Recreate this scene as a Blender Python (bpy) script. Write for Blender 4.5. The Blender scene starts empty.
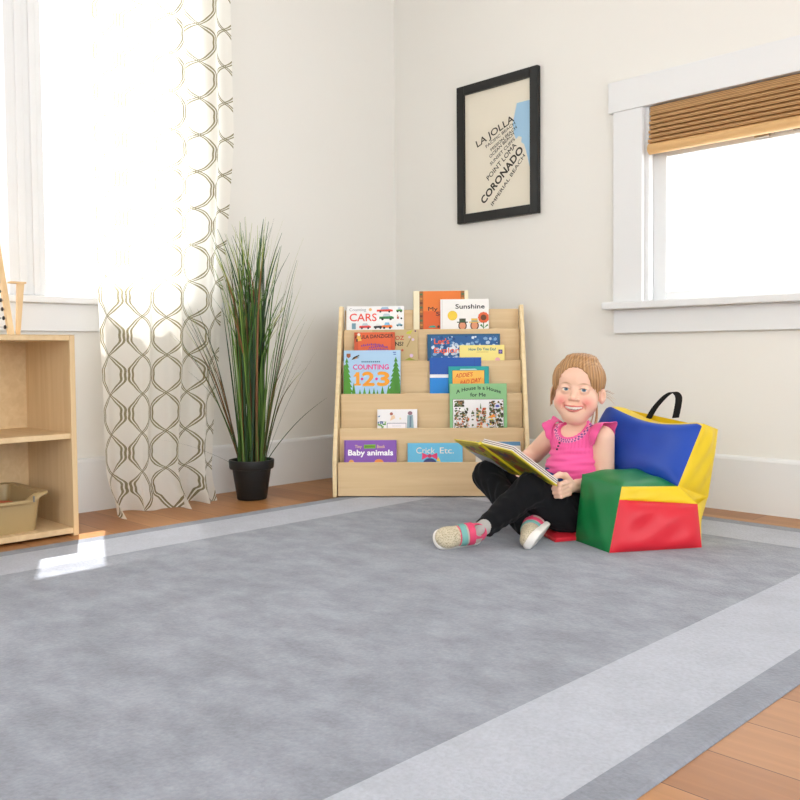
import bpy, bmesh, math, random
import numpy as np
from mathutils import Vector, Matrix

random.seed(7)
rng = np.random.default_rng(7)
PI = math.pi
SC = bpy.context.scene
COL = SC.collection

# ------------------------------------------------------------------ colour and materials
def lin(c):
    out = []
    for v in c[:3]:
        v = v / 255.0
        out.append(v / 12.92 if v <= 0.04045 else ((v + 0.055) / 1.055) ** 2.4)
    return tuple(out)

def nt(name):
    m = bpy.data.materials.new(name)
    m.use_nodes = True
    t = m.node_tree
    return m, t, t.nodes["Principled BSDF"]

def plain(name, c, rough=0.6, spec=0.3, metal=0.0, bump=0.0, bscale=200.0, sheen=0.0, vary=0.0):
    m, t, p = nt(name)
    p.inputs["Base Color"].default_value = (*lin(c), 1)
    p.inputs["Roughness"].default_value = rough
    p.inputs["Specular IOR Level"].default_value = spec
    p.inputs["Metallic"].default_value = metal
    p.inputs["Sheen Weight"].default_value = sheen
    if bump or vary:
        tc = t.nodes.new("ShaderNodeTexCoord")
        n = t.nodes.new("ShaderNodeTexNoise")
        n.inputs["Scale"].default_value = bscale
        n.inputs["Detail"].default_value = 4
        t.links.new(tc.outputs["Object"], n.inputs["Vector"])
        if bump:
            b = t.nodes.new("ShaderNodeBump")
            b.inputs["Strength"].default_value = bump
            b.inputs["Distance"].default_value = 0.002
            t.links.new(n.outputs["Fac"], b.inputs["Height"])
            t.links.new(b.outputs["Normal"], p.inputs["Normal"])
        if vary:
            r = t.nodes.new("ShaderNodeMixRGB")
            a = lin(c)
            r.inputs[1].default_value = (*[x * (1 - vary) for x in a], 1)
            r.inputs[2].default_value = (*[min(1, x * (1 + vary)) for x in a], 1)
            t.links.new(n.outputs["Fac"], r.inputs[0])
            t.links.new(r.outputs[0], p.inputs["Base Color"])
    return m

def painted(name, rough=0.5, spec=0.3, sss=0.0, bump=0.0, bscale=300, sheen=0.0):
    """base colour comes from the mesh's own pigment attribute"""
    m, t, p = nt(name)
    a = t.nodes.new("ShaderNodeAttribute")
    a.attribute_name = "Col"
    t.links.new(a.outputs["Color"], p.inputs["Base Color"])
    p.inputs["Roughness"].default_value = rough
    p.inputs["Specular IOR Level"].default_value = spec
    p.inputs["Sheen Weight"].default_value = sheen
    if sss:
        p.inputs["Subsurface Weight"].default_value = sss
        p.inputs["Subsurface Radius"].default_value = (0.006, 0.003, 0.0015)
        p.inputs["Subsurface Scale"].default_value = 1.0
    if bump:
        tc = t.nodes.new("ShaderNodeTexCoord")
        n = t.nodes.new("ShaderNodeTexNoise")
        n.inputs["Scale"].default_value = bscale
        b = t.nodes.new("ShaderNodeBump")
        b.inputs["Strength"].default_value = bump
        b.inputs["Distance"].default_value = 0.001
        t.links.new(tc.outputs["Object"], n.inputs["Vector"])
        t.links.new(n.outputs["Fac"], b.inputs["Height"])
        t.links.new(b.outputs["Normal"], p.inputs["Normal"])
    return m

def wood(name, c1, c2, scale=(3, 60, 60), rough=0.5):
    m, t, p = nt(name)
    tc = t.nodes.new("ShaderNodeTexCoord")
    mp = t.nodes.new("ShaderNodeMapping")
    mp.inputs["Scale"].default_value = scale
    n = t.nodes.new("ShaderNodeTexNoise")
    n.inputs["Scale"].default_value = 1.0
    n.inputs["Detail"].default_value = 5
    n.inputs["Distortion"].default_value = 0.6
    r = t.nodes.new("ShaderNodeValToRGB")
    r.color_ramp.elements[0].position = 0.3
    r.color_ramp.elements[1].position = 0.7
    r.color_ramp.elements[0].color = (*lin(c1), 1)
    r.color_ramp.elements[1].color = (*lin(c2), 1)
    t.links.new(tc.outputs["Object"], mp.inputs["Vector"])
    t.links.new(mp.outputs["Vector"], n.inputs["Vector"])
    t.links.new(n.outputs["Fac"], r.inputs["Fac"])
    t.links.new(r.outputs["Color"], p.inputs["Base Color"])
    p.inputs["Roughness"].default_value = rough
    p.inputs["Specular IOR Level"].default_value = 0.3
    return m

def glass_mat(name):
    m = bpy.data.materials.new(name)
    m.use_nodes = True
    t = m.node_tree
    t.nodes.clear()
    o = t.nodes.new("ShaderNodeOutputMaterial")
    mx = t.nodes.new("ShaderNodeMixShader")
    tr = t.nodes.new("ShaderNodeBsdfTransparent")
    gl = t.nodes.new("ShaderNodeBsdfGlossy")
    gl.inputs["Roughness"].default_value = 0.02
    mx.inputs[0].default_value = 0.05
    t.links.new(tr.outputs[0], mx.inputs[1])
    t.links.new(gl.outputs[0], mx.inputs[2])
    t.links.new(mx.outputs[0], o.inputs["Surface"])
    return m

# ------------------------------------------------------------------ objects
def link(o, parent=None):
    COL.objects.link(o)
    if parent is not None:
        o.parent = parent
    return o

def tag(o, label=None, cat=None, group=None, kind=None):
    if label: o["label"] = label
    if cat: o["category"] = cat
    if group: o["group"] = group
    if kind: o["kind"] = kind
    return o

def empty(name, loc=(0, 0, 0), rz=0.0, rx=0.0, parent=None):
    o = bpy.data.objects.new(name, None)
    o.empty_display_size = 0.05
    o.location = loc
    o.rotation_euler = (rx, 0, rz)
    return link(o, parent)

def raw_mesh(name, verts, faces, mats, parent=None, smooth=False, fmat=None, cols=None, autosmooth=None):
    me = bpy.data.meshes.new(name)
    me.from_pydata([tuple(map(float, v)) for v in verts], [], [tuple(map(int, f)) for f in faces])
    if not isinstance(mats, (list, tuple)): mats = [mats]
    for m in mats: me.materials.append(m)
    if fmat is not None:
        me.polygons.foreach_set("material_index", np.asarray(fmat, dtype=np.int32))
    if smooth:
        me.polygons.foreach_set("use_smooth", np.ones(len(me.polygons), dtype=bool))
    if cols is not None:
        cols = np.asarray(cols, dtype=np.float32)
        if len(cols) == len(me.vertices):
            a = me.color_attributes.new("Col", "FLOAT_COLOR", "POINT")
            buf = np.ones((len(cols), 4), dtype=np.float32)
            buf[:, :3] = cols
        else:                                   # per face
            a = me.color_attributes.new("Col", "FLOAT_COLOR", "CORNER")
            tot = np.array([p.loop_total for p in me.polygons])
            buf = np.ones((int(tot.sum()), 4), dtype=np.float32)
            buf[:, :3] = np.repeat(cols, tot, axis=0)
        a.data.foreach_set("color", buf.ravel())
    me.update()
    o = bpy.data.objects.new(name, me)
    return link(o, parent)

class MB:
    """collects shapes, then links them as ONE mesh object"""
    def __init__(s): s.v = []; s.f = []; s.m = []; s.c = []
    def add(s, verts, faces, mi=0, col=None):
        b = len(s.v)
        s.v += [tuple(v) for v in verts]
        s.f += [tuple(i + b for i in f) for f in faces]
        s.m += [mi] * len(faces)
        s.c += [lin(col) if col else (0.8, 0.8, 0.8)] * len(faces)
        return s
    def box(s, lo, hi, bev=0.0, mi=0, col=None, mat=None):
        bm = bmesh.new()
        bmesh.ops.create_cube(bm, size=1)
        for v in bm.verts:
            v.co = Vector([lo[i] + (v.co[i] + 0.5) * (hi[i] - lo[i]) for i in range(3)])
        if bev > 0:
            bmesh.ops.bevel(bm, geom=list(bm.edges), offset=bev, segments=2, profile=0.5, affect='EDGES')
        if mat is not None: bm.transform(mat)
        bm.verts.index_update()
        s.add([v.co[:] for v in bm.verts], [[v.index for v in f.verts] for f in bm.faces], mi, col)
        bm.free()
        return s
    def prism(s, pts, lo, hi, axis=1, mi=0, col=None):
        """2-D polygon swept along an axis"""
        n = len(pts)
        def mk(p, d):
            q = list(p); q.insert(axis, d); return q
        vs = [mk(p, lo) for p in pts] + [mk(p, hi) for p in pts]
        fs = [list(range(n))[::-1], list(range(n, 2 * n))] + [[i, (i + 1) % n, n + (i + 1) % n, n + i] for i in range(n)]
        return s.add(vs, fs, mi, col)
    def tube(s, pts, rad, n=10, mi=0, col=None, cap=True, flat=1.0):
        pts = [Vector(p) for p in pts]
        if not isinstance(rad, (list, tuple, np.ndarray)): rad = [rad] * len(pts)
        vs = []; fs = []
        up = None
        for i, p in enumerate(pts):
            d = (pts[min(i + 1, len(pts) - 1)] - pts[max(i - 1, 0)]).normalized()
            if up is None:
                up = d.orthogonal().normalized()
            up = (up - d * up.dot(d))
            up = up.normalized() if up.length > 1e-6 else d.orthogonal().normalized()
            w = d.cross(up)
            for k in range(n):
                a = 2 * PI * k / n
                vs.append(p + up * (math.cos(a) * rad[i]) + w * (math.sin(a) * rad[i] * flat))
        for i in range(len(pts) - 1):
            for k in range(n):
                k2 = (k + 1) % n
                fs.append([i * n + k, i * n + k2, (i + 1) * n + k2, (i + 1) * n + k])
        if cap:
            fs.append(list(range(n))[::-1]); b = (len(pts) - 1) * n
            fs.append([b + k for k in range(n)])
        return s.add([v[:] for v in vs], fs, mi, col)
    def lathe(s, prof, n=40, c=(0, 0, 0), mi=0, col=None):
        vs = []; fs = []
        for r, z in prof:
            for k in range(n):
                a = 2 * PI * k / n
                vs.append((c[0] + r * math.cos(a), c[1] + r * math.sin(a), c[2] + z))
        for i in range(len(prof) - 1):
            for k in range(n):
                k2 = (k + 1) % n
                fs.append([i * n + k, i * n + k2, (i + 1) * n + k2, (i + 1) * n + k])
        return s.add(vs, fs, mi, col)
    def ball(s, c, r, n=12, mi=0, col=None, sc=(1, 1, 1)):
        prof = [(r * math.sin(PI * i / n), -r * math.cos(PI * i / n)) for i in range(n + 1)]
        b = len(s.v)
        s.lathe([(max(p, 1e-5), z) for p, z in prof], n * 2, (0, 0, 0), mi, col)
        for i in range(b, len(s.v)):
            x, y, z = s.v[i]
            s.v[i] = (c[0] + x * sc[0], c[1] + y * sc[1], c[2] + z * sc[2])
        return s
    def build(s, name, mats, parent=None, smooth=False, use_cols=False):
        return raw_mesh(name, s.v, s.f, mats, parent, smooth, s.m, s.c if use_cols else None)

def set_angle(o, ang=0.6):
    """smooth shading that keeps hard edges"""
    me = o.data
    me.polygons.foreach_set("use_smooth", np.ones(len(me.polygons), dtype=bool))
    bm = bmesh.new(); bm.from_mesh(me)
    for e in bm.edges:
        if len(e.link_faces) == 2 and e.calc_face_angle(0) > ang: e.smooth = False
    bm.to_mesh(me); bm.free()
    return o

# ------------------------------------------------------------------ lettering
_tx = {}
def text_shape(s, bold=0.0, shear=0.0):
    key = (s, bold, shear)
    if key not in _tx:
        cu = bpy.data.curves.new("lettering", "FONT")
        cu.body = s; cu.size = 1.0; cu.offset = bold; cu.shear = shear; cu.resolution_u = 3
        o = bpy.data.objects.new("lettering", cu)
        COL.objects.link(o)
        dg = bpy.context.evaluated_depsgraph_get(); dg.update()
        me = bpy.data.meshes.new_from_object(o.evaluated_get(dg))
        v = np.array([p.co[:2] for p in me.vertices]) if len(me.vertices) else np.zeros((0, 2))
        f = [list(p.vertices) for p in me.polygons]
        bpy.data.objects.remove(o); bpy.data.curves.remove(cu); bpy.data.meshes.remove(me)
        _tx[key] = (v, f)
    return _tx[key]

# ------------------------------------------------------------------ signed-distance modelling
class Field:
    def __init__(s, lo, hi, h):
        s.lo = np.array(lo, float); s.h = h
        n = np.ceil((np.array(hi) - s.lo) / h).astype(int) + 1
        s.ax = [s.lo[i] + h * np.arange(n[i]) for i in range(3)]
        s.D = np.full(n, 1.0, dtype=np.float32)
    def win(s, lo, hi, m):
        out = []
        for i in range(3):
            a = int(np.floor((lo[i] - m - s.lo[i]) / s.h)); b = int(np.ceil((hi[i] + m - s.lo[i]) / s.h)) + 1
            out.append(slice(max(a, 0), max(min(b, len(s.ax[i])), 0)))
        return tuple(out)
    def xyz(s, w):
        return (s.ax[0][w[0]][:, None, None], s.ax[1][w[1]][None, :, None], s.ax[2][w[2]][None, None, :])
    def put(s, fn, lo, hi, k, op):
        w = s.win(lo, hi, k + 3 * s.h)
        A = s.D[w]
        if A.size == 0: return s
        d = fn(*s.xyz(w))
        if op == 'add':
            if k > 0:
                t = np.clip(.5 + .5 * (A - d) / k, 0, 1)
                s.D[w] = A * (1 - t) + d * t - k * t * (1 - t)
            else: s.D[w] = np.minimum(A, d)
        elif op == 'sub':
            d = -d
            if k > 0:
                t = np.clip(.5 - .5 * (A - d) / k, 0, 1)
                s.D[w] = A * (1 - t) + d * t + k * t * (1 - t)
            else: s.D[w] = np.maximum(A, d)
        return s
    def cap(s, a, b, ra, rb, k=0.01, op='add'):
        a = np.array(a, float); b = np.array(b, float); ab = b - a; L = float(ab @ ab) + 1e-12
        r = max(ra, rb)
        def fn(x, y, z):
            px, py, pz = x - a[0], y - a[1], z - a[2]
            t = np.clip((px * ab[0] + py * ab[1] + pz * ab[2]) / L, 0, 1)
            return np.sqrt((px - t * ab[0]) ** 2 + (py - t * ab[1]) ** 2 + (pz - t * ab[2]) ** 2) - (ra + (rb - ra) * t)
        return s.put(fn, np.minimum(a, b) - r, np.maximum(a, b) + r, k, op)
    def chain(s, pts, rads, k=0.006, op='add'):
        for i in range(len(pts) - 1):
            s.cap(pts[i], pts[i + 1], rads[i], rads[i + 1], k, op)
        return s
    def ell(s, c, r, R=None, k=0.01, op='add'):
        c = np.array(c, float); r = np.array(r, float)
        R = np.eye(3) if R is None else np.array(R, float)      # rows: the ellipsoid's own axes
        m = np.sqrt(((R * r[:, None]) ** 2).sum(0))
        def fn(x, y, z):
            px, py, pz = x - c[0], y - c[1], z - c[2]
            q = [R[i, 0] * px + R[i, 1] * py + R[i, 2] * pz for i in range(3)]
            k0 = np.sqrt(sum((q[i] / r[i]) ** 2 for i in range(3)))
            k1 = np.sqrt(sum((q[i] / r[i] ** 2) ** 2 for i in range(3))) + 1e-9
            return k0 * (k0 - 1) / k1
        return s.put(fn, c - m, c + m, k, op)
    def plane(s, p, n, k=0.0):
        """cuts away what lies on the side the normal points to"""
        p = np.array(p, float); n = np.array(n, float); n /= np.linalg.norm(n)
        x, y, z = s.xyz((slice(None),) * 3)
        d = (x - p[0]) * n[0] + (y - p[1]) * n[1] + (z - p[2]) * n[2]
        s.D = np.maximum(s.D, d.astype(np.float32))
        return s
    def warp(s, fn):
        x, y, z = s.xyz((slice(None),) * 3)
        s.D = s.D + fn(x, y, z).astype(np.float32)
        return s
    def mesh(s):
        D = s.D
        ins = D < 0
        c = ins[:-1, :-1, :-1].astype(np.int8)
        tot = np.zeros_like(c)
        for i in (0, 1):
            for j in (0, 1):
                for k in (0, 1):
                    tot += ins[i:i + D.shape[0] - 1, j:j + D.shape[1] - 1, k:k + D.shape[2] - 1]
        act = (tot > 0) & (tot < 8)
        I = np.argwhere(act)
        idx = np.full(act.shape, -1, dtype=np.int64)
        idx[act] = np.arange(len(I))
        acc = np.zeros((len(I), 3)); cnt = np.zeros(len(I))
        for ax in range(3):
            o1, o2 = [a for a in range(3) if a != ax]
            for p in (0, 1):
                for q in (0, 1):
                    A = I.copy(); A[:, o1] += p; A[:, o2] += q
                    B = A.copy(); B[:, ax] += 1
                    da = D[A[:, 0], A[:, 1], A[:, 2]]; db = D[B[:, 0], B[:, 1], B[:, 2]]
                    hit = (da < 0) != (db < 0)
                    t = np.where(hit, da / np.where(hit, da - db, 1), 0)
                    P = A.astype(float); P[:, ax] += t
                    acc[hit] += P[hit]; cnt[hit] += 1
        V = acc / cnt[:, None] * s.h + s.lo
        faces = []
        for ax in range(3):
            o1, o2 = (ax + 1) % 3, (ax + 2) % 3
            sl0 = [slice(None)] * 3; sl1 = [slice(None)] * 3
            sl0[ax] = slice(0, -1); sl1[ax] = slice(1, None)
            a = ins[tuple(sl0)]; b = ins[tuple(sl1)]
            E = np.argwhere(a != b)
            E = E[(E[:, o1] > 0) & (E[:, o2] > 0) & (E[:, o1] < D.shape[o1] - 1) & (E[:, o2] < D.shape[o2] - 1)]
            flip = a[E[:, 0], E[:, 1], E[:, 2]]
            def cell(d1, d2):
                C = E.copy(); C[:, o1] -= d1; C[:, o2] -= d2
                return idx[C[:, 0], C[:, 1], C[:, 2]]
            q = np.stack([cell(1, 1), cell(0, 1), cell(0, 0), cell(1, 0)], 1)
            q[~flip] = q[~flip][:, ::-1]
            faces.append(q)
        F = np.concatenate(faces)
        return V, F[(F >= 0).all(1)]

def sdf_obj(name, V, F, mat, parent, org, cols=None):
    return raw_mesh(name, V - np.array(org), F, mat, parent, True, None, cols)

# the stage frame: u runs along the photograph's width, v away from it, z up (metres)
STAGE = (3.021, -2.980)
STAGE_RZ = math.radians(45.192)
_r = np.array([math.cos(STAGE_RZ), math.sin(STAGE_RZ)])
_a = np.array([-math.sin(STAGE_RZ), math.cos(STAGE_RZ)])
def room(u, v, z=0.0):
    p = np.array(STAGE) + u * _r + v * _a
    return (float(p[0]), float(p[1]), z)
def stage_root(name, u, v, z=0.0):
    return empty(name, room(u, v, z), STAGE_RZ)
# ------------------------------------------------------------------ materials of the place
M = {}
M['wall'] = plain('wall_paint', (232, 230, 224), 0.8, 0.2, bump=0.06, bscale=90)
M['trim'] = plain('trim_paint', (228, 229, 229), 0.5, 0.3)
M['ceil'] = plain('ceiling_paint', (244, 243, 240), 0.9, 0.1)
M['birch'] = wood('birch_ply', (214, 184, 140), (226, 199, 157), (2.5, 40, 40), 0.5)
M['birch_v'] = wood('birch_ply_upright', (214, 184, 140), (226, 199, 157), (40, 40, 2.5), 0.5)
M['birch_edge'] = wood('birch_ply_edge', (230, 205, 158), (240, 219, 178), (3, 60, 60), 0.5)
M['glass'] = glass_mat('window_glass')
M['black'] = plain('black_paint', (20, 20, 19), 0.35, 0.4)
M['paper'] = plain('paper', (240, 236, 222), 0.8, 0.1)

def floor_mat():
    m, t, p = nt('oak_floor')
    tc = t.nodes.new("ShaderNodeTexCoord")
    br = t.nodes.new("ShaderNodeTexBrick")
    br.inputs["Scale"].default_value = 1.0
    br.inputs["Brick Width"].default_value = 0.9
    br.inputs["Row Height"].default_value = 0.13
    br.inputs["Mortar Size"].default_value = 0.0012
    br.inputs["Mortar Smooth"].default_value = 0.3
    br.inputs["Color1"].default_value = (*lin((158, 106, 62)), 1)
    br.inputs["Color2"].default_value = (*lin((180, 128, 80)), 1)
    br.inputs["Mortar"].default_value = (*lin((96, 62, 36)), 1)
    mp = t.nodes.new("ShaderNodeMapping")
    mp.inputs["Scale"].default_value = (2, 45, 1)
    n = t.nodes.new("ShaderNodeTexNoise")
    n.inputs["Scale"].default_value = 1.0; n.inputs["Detail"].default_value = 6; n.inputs["Distortion"].default_value = 0.8
    mx = t.nodes.new("ShaderNodeMixRGB"); mx.blend_type = 'MULTIPLY'; mx.inputs[0].default_value = 0.35
    rp = t.nodes.new("ShaderNodeValToRGB")
    rp.color_ramp.elements[0].color = (0.55, 0.5, 0.45, 1); rp.color_ramp.elements[1].color = (1.1, 1.08, 1.05, 1)
    rp.color_ramp.elements[0].position = 0.3; rp.color_ramp.elements[1].position = 0.65
    t.links.new(tc.outputs["Object"], br.inputs["Vector"])
    t.links.new(tc.outputs["Object"], mp.inputs["Vector"])
    t.links.new(mp.outputs["Vector"], n.inputs["Vector"])
    t.links.new(n.outputs["Fac"], rp.inputs["Fac"])
    t.links.new(br.outputs["Color"], mx.inputs[1]); t.links.new(rp.outputs["Color"], mx.inputs[2])
    t.links.new(mx.outputs[0], p.inputs["Base Color"])
    p.inputs["Roughness"].default_value = 0.38
    p.inputs["Specular IOR Level"].default_value = 0.35
    return m
M['floor'] = floor_mat()

# ------------------------------------------------------------------ the room
RX, RY, RH = 5.6, -5.6, 2.55
def S(name, mb, mat, smooth=False):
    o = mb.build(name, mat, None, smooth)
    o['kind'] = 'structure'
    return o

S('floor', MB().box((-0.14, RY, -0.1), (RX, 0.14, 0.0)), M['floor'])
S('ceiling', MB().box((-0.14, RY, RH), (RX, 0.14, RH + 0.1)), M['ceil'])
WZ0, WZ1 = 0.765, 2.34
W1 = (-2.72, -1.834); W2 = (-1.707, -1.12)
b = MB()
for y0, y1 in ((RY, W1[0]), (W1[1], W2[0]), (W2[1], 0.14)): b.box((-0.14, y0, 0), (0, y1, RH))
for y0, y1 in (W1, W2): b.box((-0.14, y0, 0), (0, y1, WZ0 - 0.02)); b.box((-0.14, y0, WZ1), (0, y1, RH))
S('wall_left', b, M['wall'])
W3 = (1.328, 2.20); W3Z0, W3Z1 = 0.747, 1.465
b = MB()
for x0, x1 in ((0, W3[0]), (W3[1], RX)): b.box((x0, 0, 0), (x1, 0.14, RH))
b.box((W3[0], 0, 0), (W3[1], 0.14, W3Z0 - 0.02)); b.box((W3[0], 0, W3Z1), (W3[1], 0.14, RH))
S('wall_right', b, M['wall'])
# two unseen walls behind the viewer, wide openings added and sized for fill light
OX = (RY + 0.3, -0.5); OY = (2.2, RX - 1.2); OZ = (0.45, 2.35)
b = MB()
for y0, y1 in ((RY, OX[0]), (OX[1], 0.14)): b.box((RX, y0, 0), (RX + 0.14, y1, RH))
b.box((RX, OX[0], 0), (RX + 0.14, OX[1], OZ[0])); b.box((RX, OX[0], OZ[1]), (RX + 0.14, OX[1], RH))
S('wall_east', b, M['wall'])
b = MB()
for x0, x1 in ((-0.14, OY[0]), (OY[1], RX + 0.14)): b.box((x0, RY - 0.14, 0), (x1, RY, RH))
b.box((OY[0], RY - 0.14, 0), (OY[1], RY, OZ[0])); b.box((OY[0], RY - 0.14, OZ[1]), (OY[1], RY, RH))
S('wall_south', b, M['wall'])

def base(name, axis, a0, a1):
    prof = [(0, 0), (0.016, 0), (0.016, 0.180), (0.013, 0.188), (0.006, 0.193), (0, 0.193)]
    b = MB()
    if axis == 'y':
        b.prism([(p[0], p[1]) for p in prof], a0, a1, 1)
    else:
        b.prism([(-p[0], p[1]) for p in prof], a0, a1, 0)
    return S(name, b, M['trim'])
base('baseboard_left', 'y', RY, -0.0165)
base('baseboard_right', 'x', 0.0, RX)

# left pair of windows: mullion, casings, sill, apron
b = MB()
b.box((-0.0, W1[1] + 0.002, 0.768), (0.018, W2[0], 2.34), 0.002)
b.box((0.018, W1[1] + 0.035, 0.768), (0.024, W1[1] + 0.062, 2.34), 0.003)
b.box((0.018, W2[0] - 0.045, 0.768), (0.023, W2[0] - 0.022, 2.34), 0.003)
S('trim_1', b, M['trim'])
b = MB()
b.box((-0.0, W2[1], 0.768), (0.018, W2[1] + 0.10, 2.34), 0.002)
b.box((-0.0, W1[0] - 0.10, 0.768), (0.018, W1[0], 2.34), 0.002)
b.box((-0.0, W1[0] - 0.12, 2.34), (0.022, W2[1] + 0.12, 2.45), 0.002)
S('trim_2', b, M['trim'])
S('trim_3', MB().box((-0.11, W1[0] - 0.13, 0.742), (0.045, W2[1] + 0.13, 0.766), 0.004), M['trim'])
S('trim_4', MB().box((-0.0, W1[0] - 0.10, 0.646), (0.018, W2[1] + 0.10, 0.742), 0.002), M['trim'])

def sash(name, axis, a0, a1, z0, z1, d0, d1, stile, lower, upper, glass_d):
    """one glazed window frame"""
    def B(b, p0, p1, q0, q1):
        if axis == 'y': b.box((d0, p0, q0), (d1, p1, q1), 0.003)
        else: b.box((p0, d0, q0), (p1, d1, q1), 0.003)
    f = MB()
    B(f, a0, a0 + stile, z0, z1); B(f, a1 - stile, a1, z0, z1)
    B(f, a0 + stile, a1 - stile, z0, z0 + lower); B(f, a0 + stile, a1 - stile, z1 - upper, z1)
    r = f.build(name, M['trim']); r['kind'] = 'structure'
    g = MB()
    if axis == 'y': g.box((glass_d, a0 + stile, z0 + lower), (glass_d + 0.004, a1 - stile, z1 - upper))
    else: g.box((a0 + stile, glass_d, z0 + lower), (a1 - stile, glass_d + 0.004, z1 - upper))
    g.build('pane', M['glass'], r)
    return r
sash('window_1', 'y', W1[0], W1[1], WZ0, WZ1, -0.09, -0.05, 0.03, 0.05, 0.05, -0.072)
sash('window_2', 'y', W2[0], W2[1], WZ0, WZ1, -0.09, -0.05, 0.03, 0.05, 0.05, -0.072)

# right window: casing, jamb stops, sill, apron, two sashes
b = MB()
b.box((1.205, -0.02, 0.747), (W3[0], 0.0, W3Z1), 0.002)
b.box((W3[1], -0.02, 0.747), (W3[1] + 0.125, 0.0, W3Z1), 0.002)
b.box((1.185, -0.024, W3Z1), (W3[1] + 0.145, 0.0, W3Z1 + 0.115), 0.002)
S('trim_5', b, M['trim'])
b = MB()
for x0, x1, y0, y1 in ((1.328, 1.346, 0.0, 0.025), (1.328, 1.340, 0.025, 0.045)):
    b.box((x0, y0, 0.747), (x1, y1, W3Z1), 0.002)
    b.box((W3[0] + W3[1] - x1, y0, 0.747), (W3[0] + W3[1] - x0, y1, W3Z1), 0.002)
S('trim_6', b, M['trim'])
S('trim_7', MB().box((1.176, -0.058, 0.718), (W3[1] + 0.17, 0.11, 0.746), 0.005), M['trim'])
S('trim_8', MB().box((1.208, -0.02, 0.628), (W3[1] + 0.13, 0.0, 0.718), 0.002), M['trim'])
w3 = sash('window_3', 'x', W3[0] + 0.002, W3[1] - 0.002, W3Z0, W3Z1, 0.046, 0.080, 0.062, 0.035, W3Z1 - 1.280, 0.062)
l = MB()
l.box((1.725, 0.030, 1.286), (1.775, 0.046, 1.306), 0.003)
l.tube([(1.79, 0.040, 1.296), (1.86, 0.040, 1.300)], 0.004, 8)
l.box((1.855, 0.032, 1.290), (1.875, 0.046, 1.308), 0.002)
lo = l.build('latch', plain('latch_metal', (150, 140, 125), 0.35, 0.5, 0.8), w3)
lo['label'] = 'small grey metal sash latch'

# woven wood shade pulled half way down
def shade_mat():
    m, t, p = nt('woven_wood')
    tc = t.nodes.new("ShaderNodeTexCoord")
    w = t.nodes.new("ShaderNodeTexWave"); w.bands_direction = 'Z'
    w.inputs["Scale"].default_value = 55; w.inputs["Distortion"].default_value = 0.4
    r = t.nodes.new("ShaderNodeValToRGB")
    r.color_ramp.elements[0].color = (*lin((170, 122, 70)), 1); r.color_ramp.elements[1].color = (*lin((226, 184, 128)), 1)
    t.links.new(tc.outputs["Object"], w.inputs["Vector"]); t.links.new(w.outputs["Fac"], r.inputs["Fac"])
    t.links.new(r.outputs["Color"], p.inputs["Base Color"])
    p.inputs["Roughness"].default_value = 0.6
    tl = t.nodes.new("ShaderNodeBsdfTranslucent"); t.links.new(r.outputs["Color"], tl.inputs["Color"])
    mx = t.nodes.new("ShaderNodeMixShader"); mx.inputs[0].default_value = 0.3
    out = [n for n in t.nodes if n.type == 'OUTPUT_MATERIAL'][0]
    t.links.new(p.outputs[0], mx.inputs[1]); t.links.new(tl.outputs[0], mx.inputs[2]); t.links.new(mx.outputs[0], out.inputs["Surface"])
    return m
M['shade'] = shade_mat()
sh = empty('window_shade', (1.352, -0.002, 1.29))
tag(sh, 'woven tan wood shade drawn up to the top of the right window', 'window shade')
sw = 2.176 - 1.352
b = MB().box((0.002, -0.002, 0.03), (sw - 0.002, 0.004, 0.170))
b.build('woven_panel', M['shade'], sh)
b = MB()
for k in range(7):
    b.box((0.001 + 0.003 * (k % 2), -0.024 + 0.002 * k, 0.036 + 0.017 * k), (sw - 0.004, -0.003, 0.036 + 0.017 * k + 0.012), 0.003)
b.build('slat', M['shade'], sh)
b = MB().tube([(0.0, -0.006, 0.016), (sw, -0.006, 0.016)], 0.020, 20)
set_angle(b.build('bottom_roll', plain('shade_roll', (214, 172, 118), 0.55, 0.3), sh))
b = MB().box((0.0, -0.004, 0.150), (sw, 0.02, 0.172), 0.002)
b.build('head_rail', M['shade'], sh)

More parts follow.
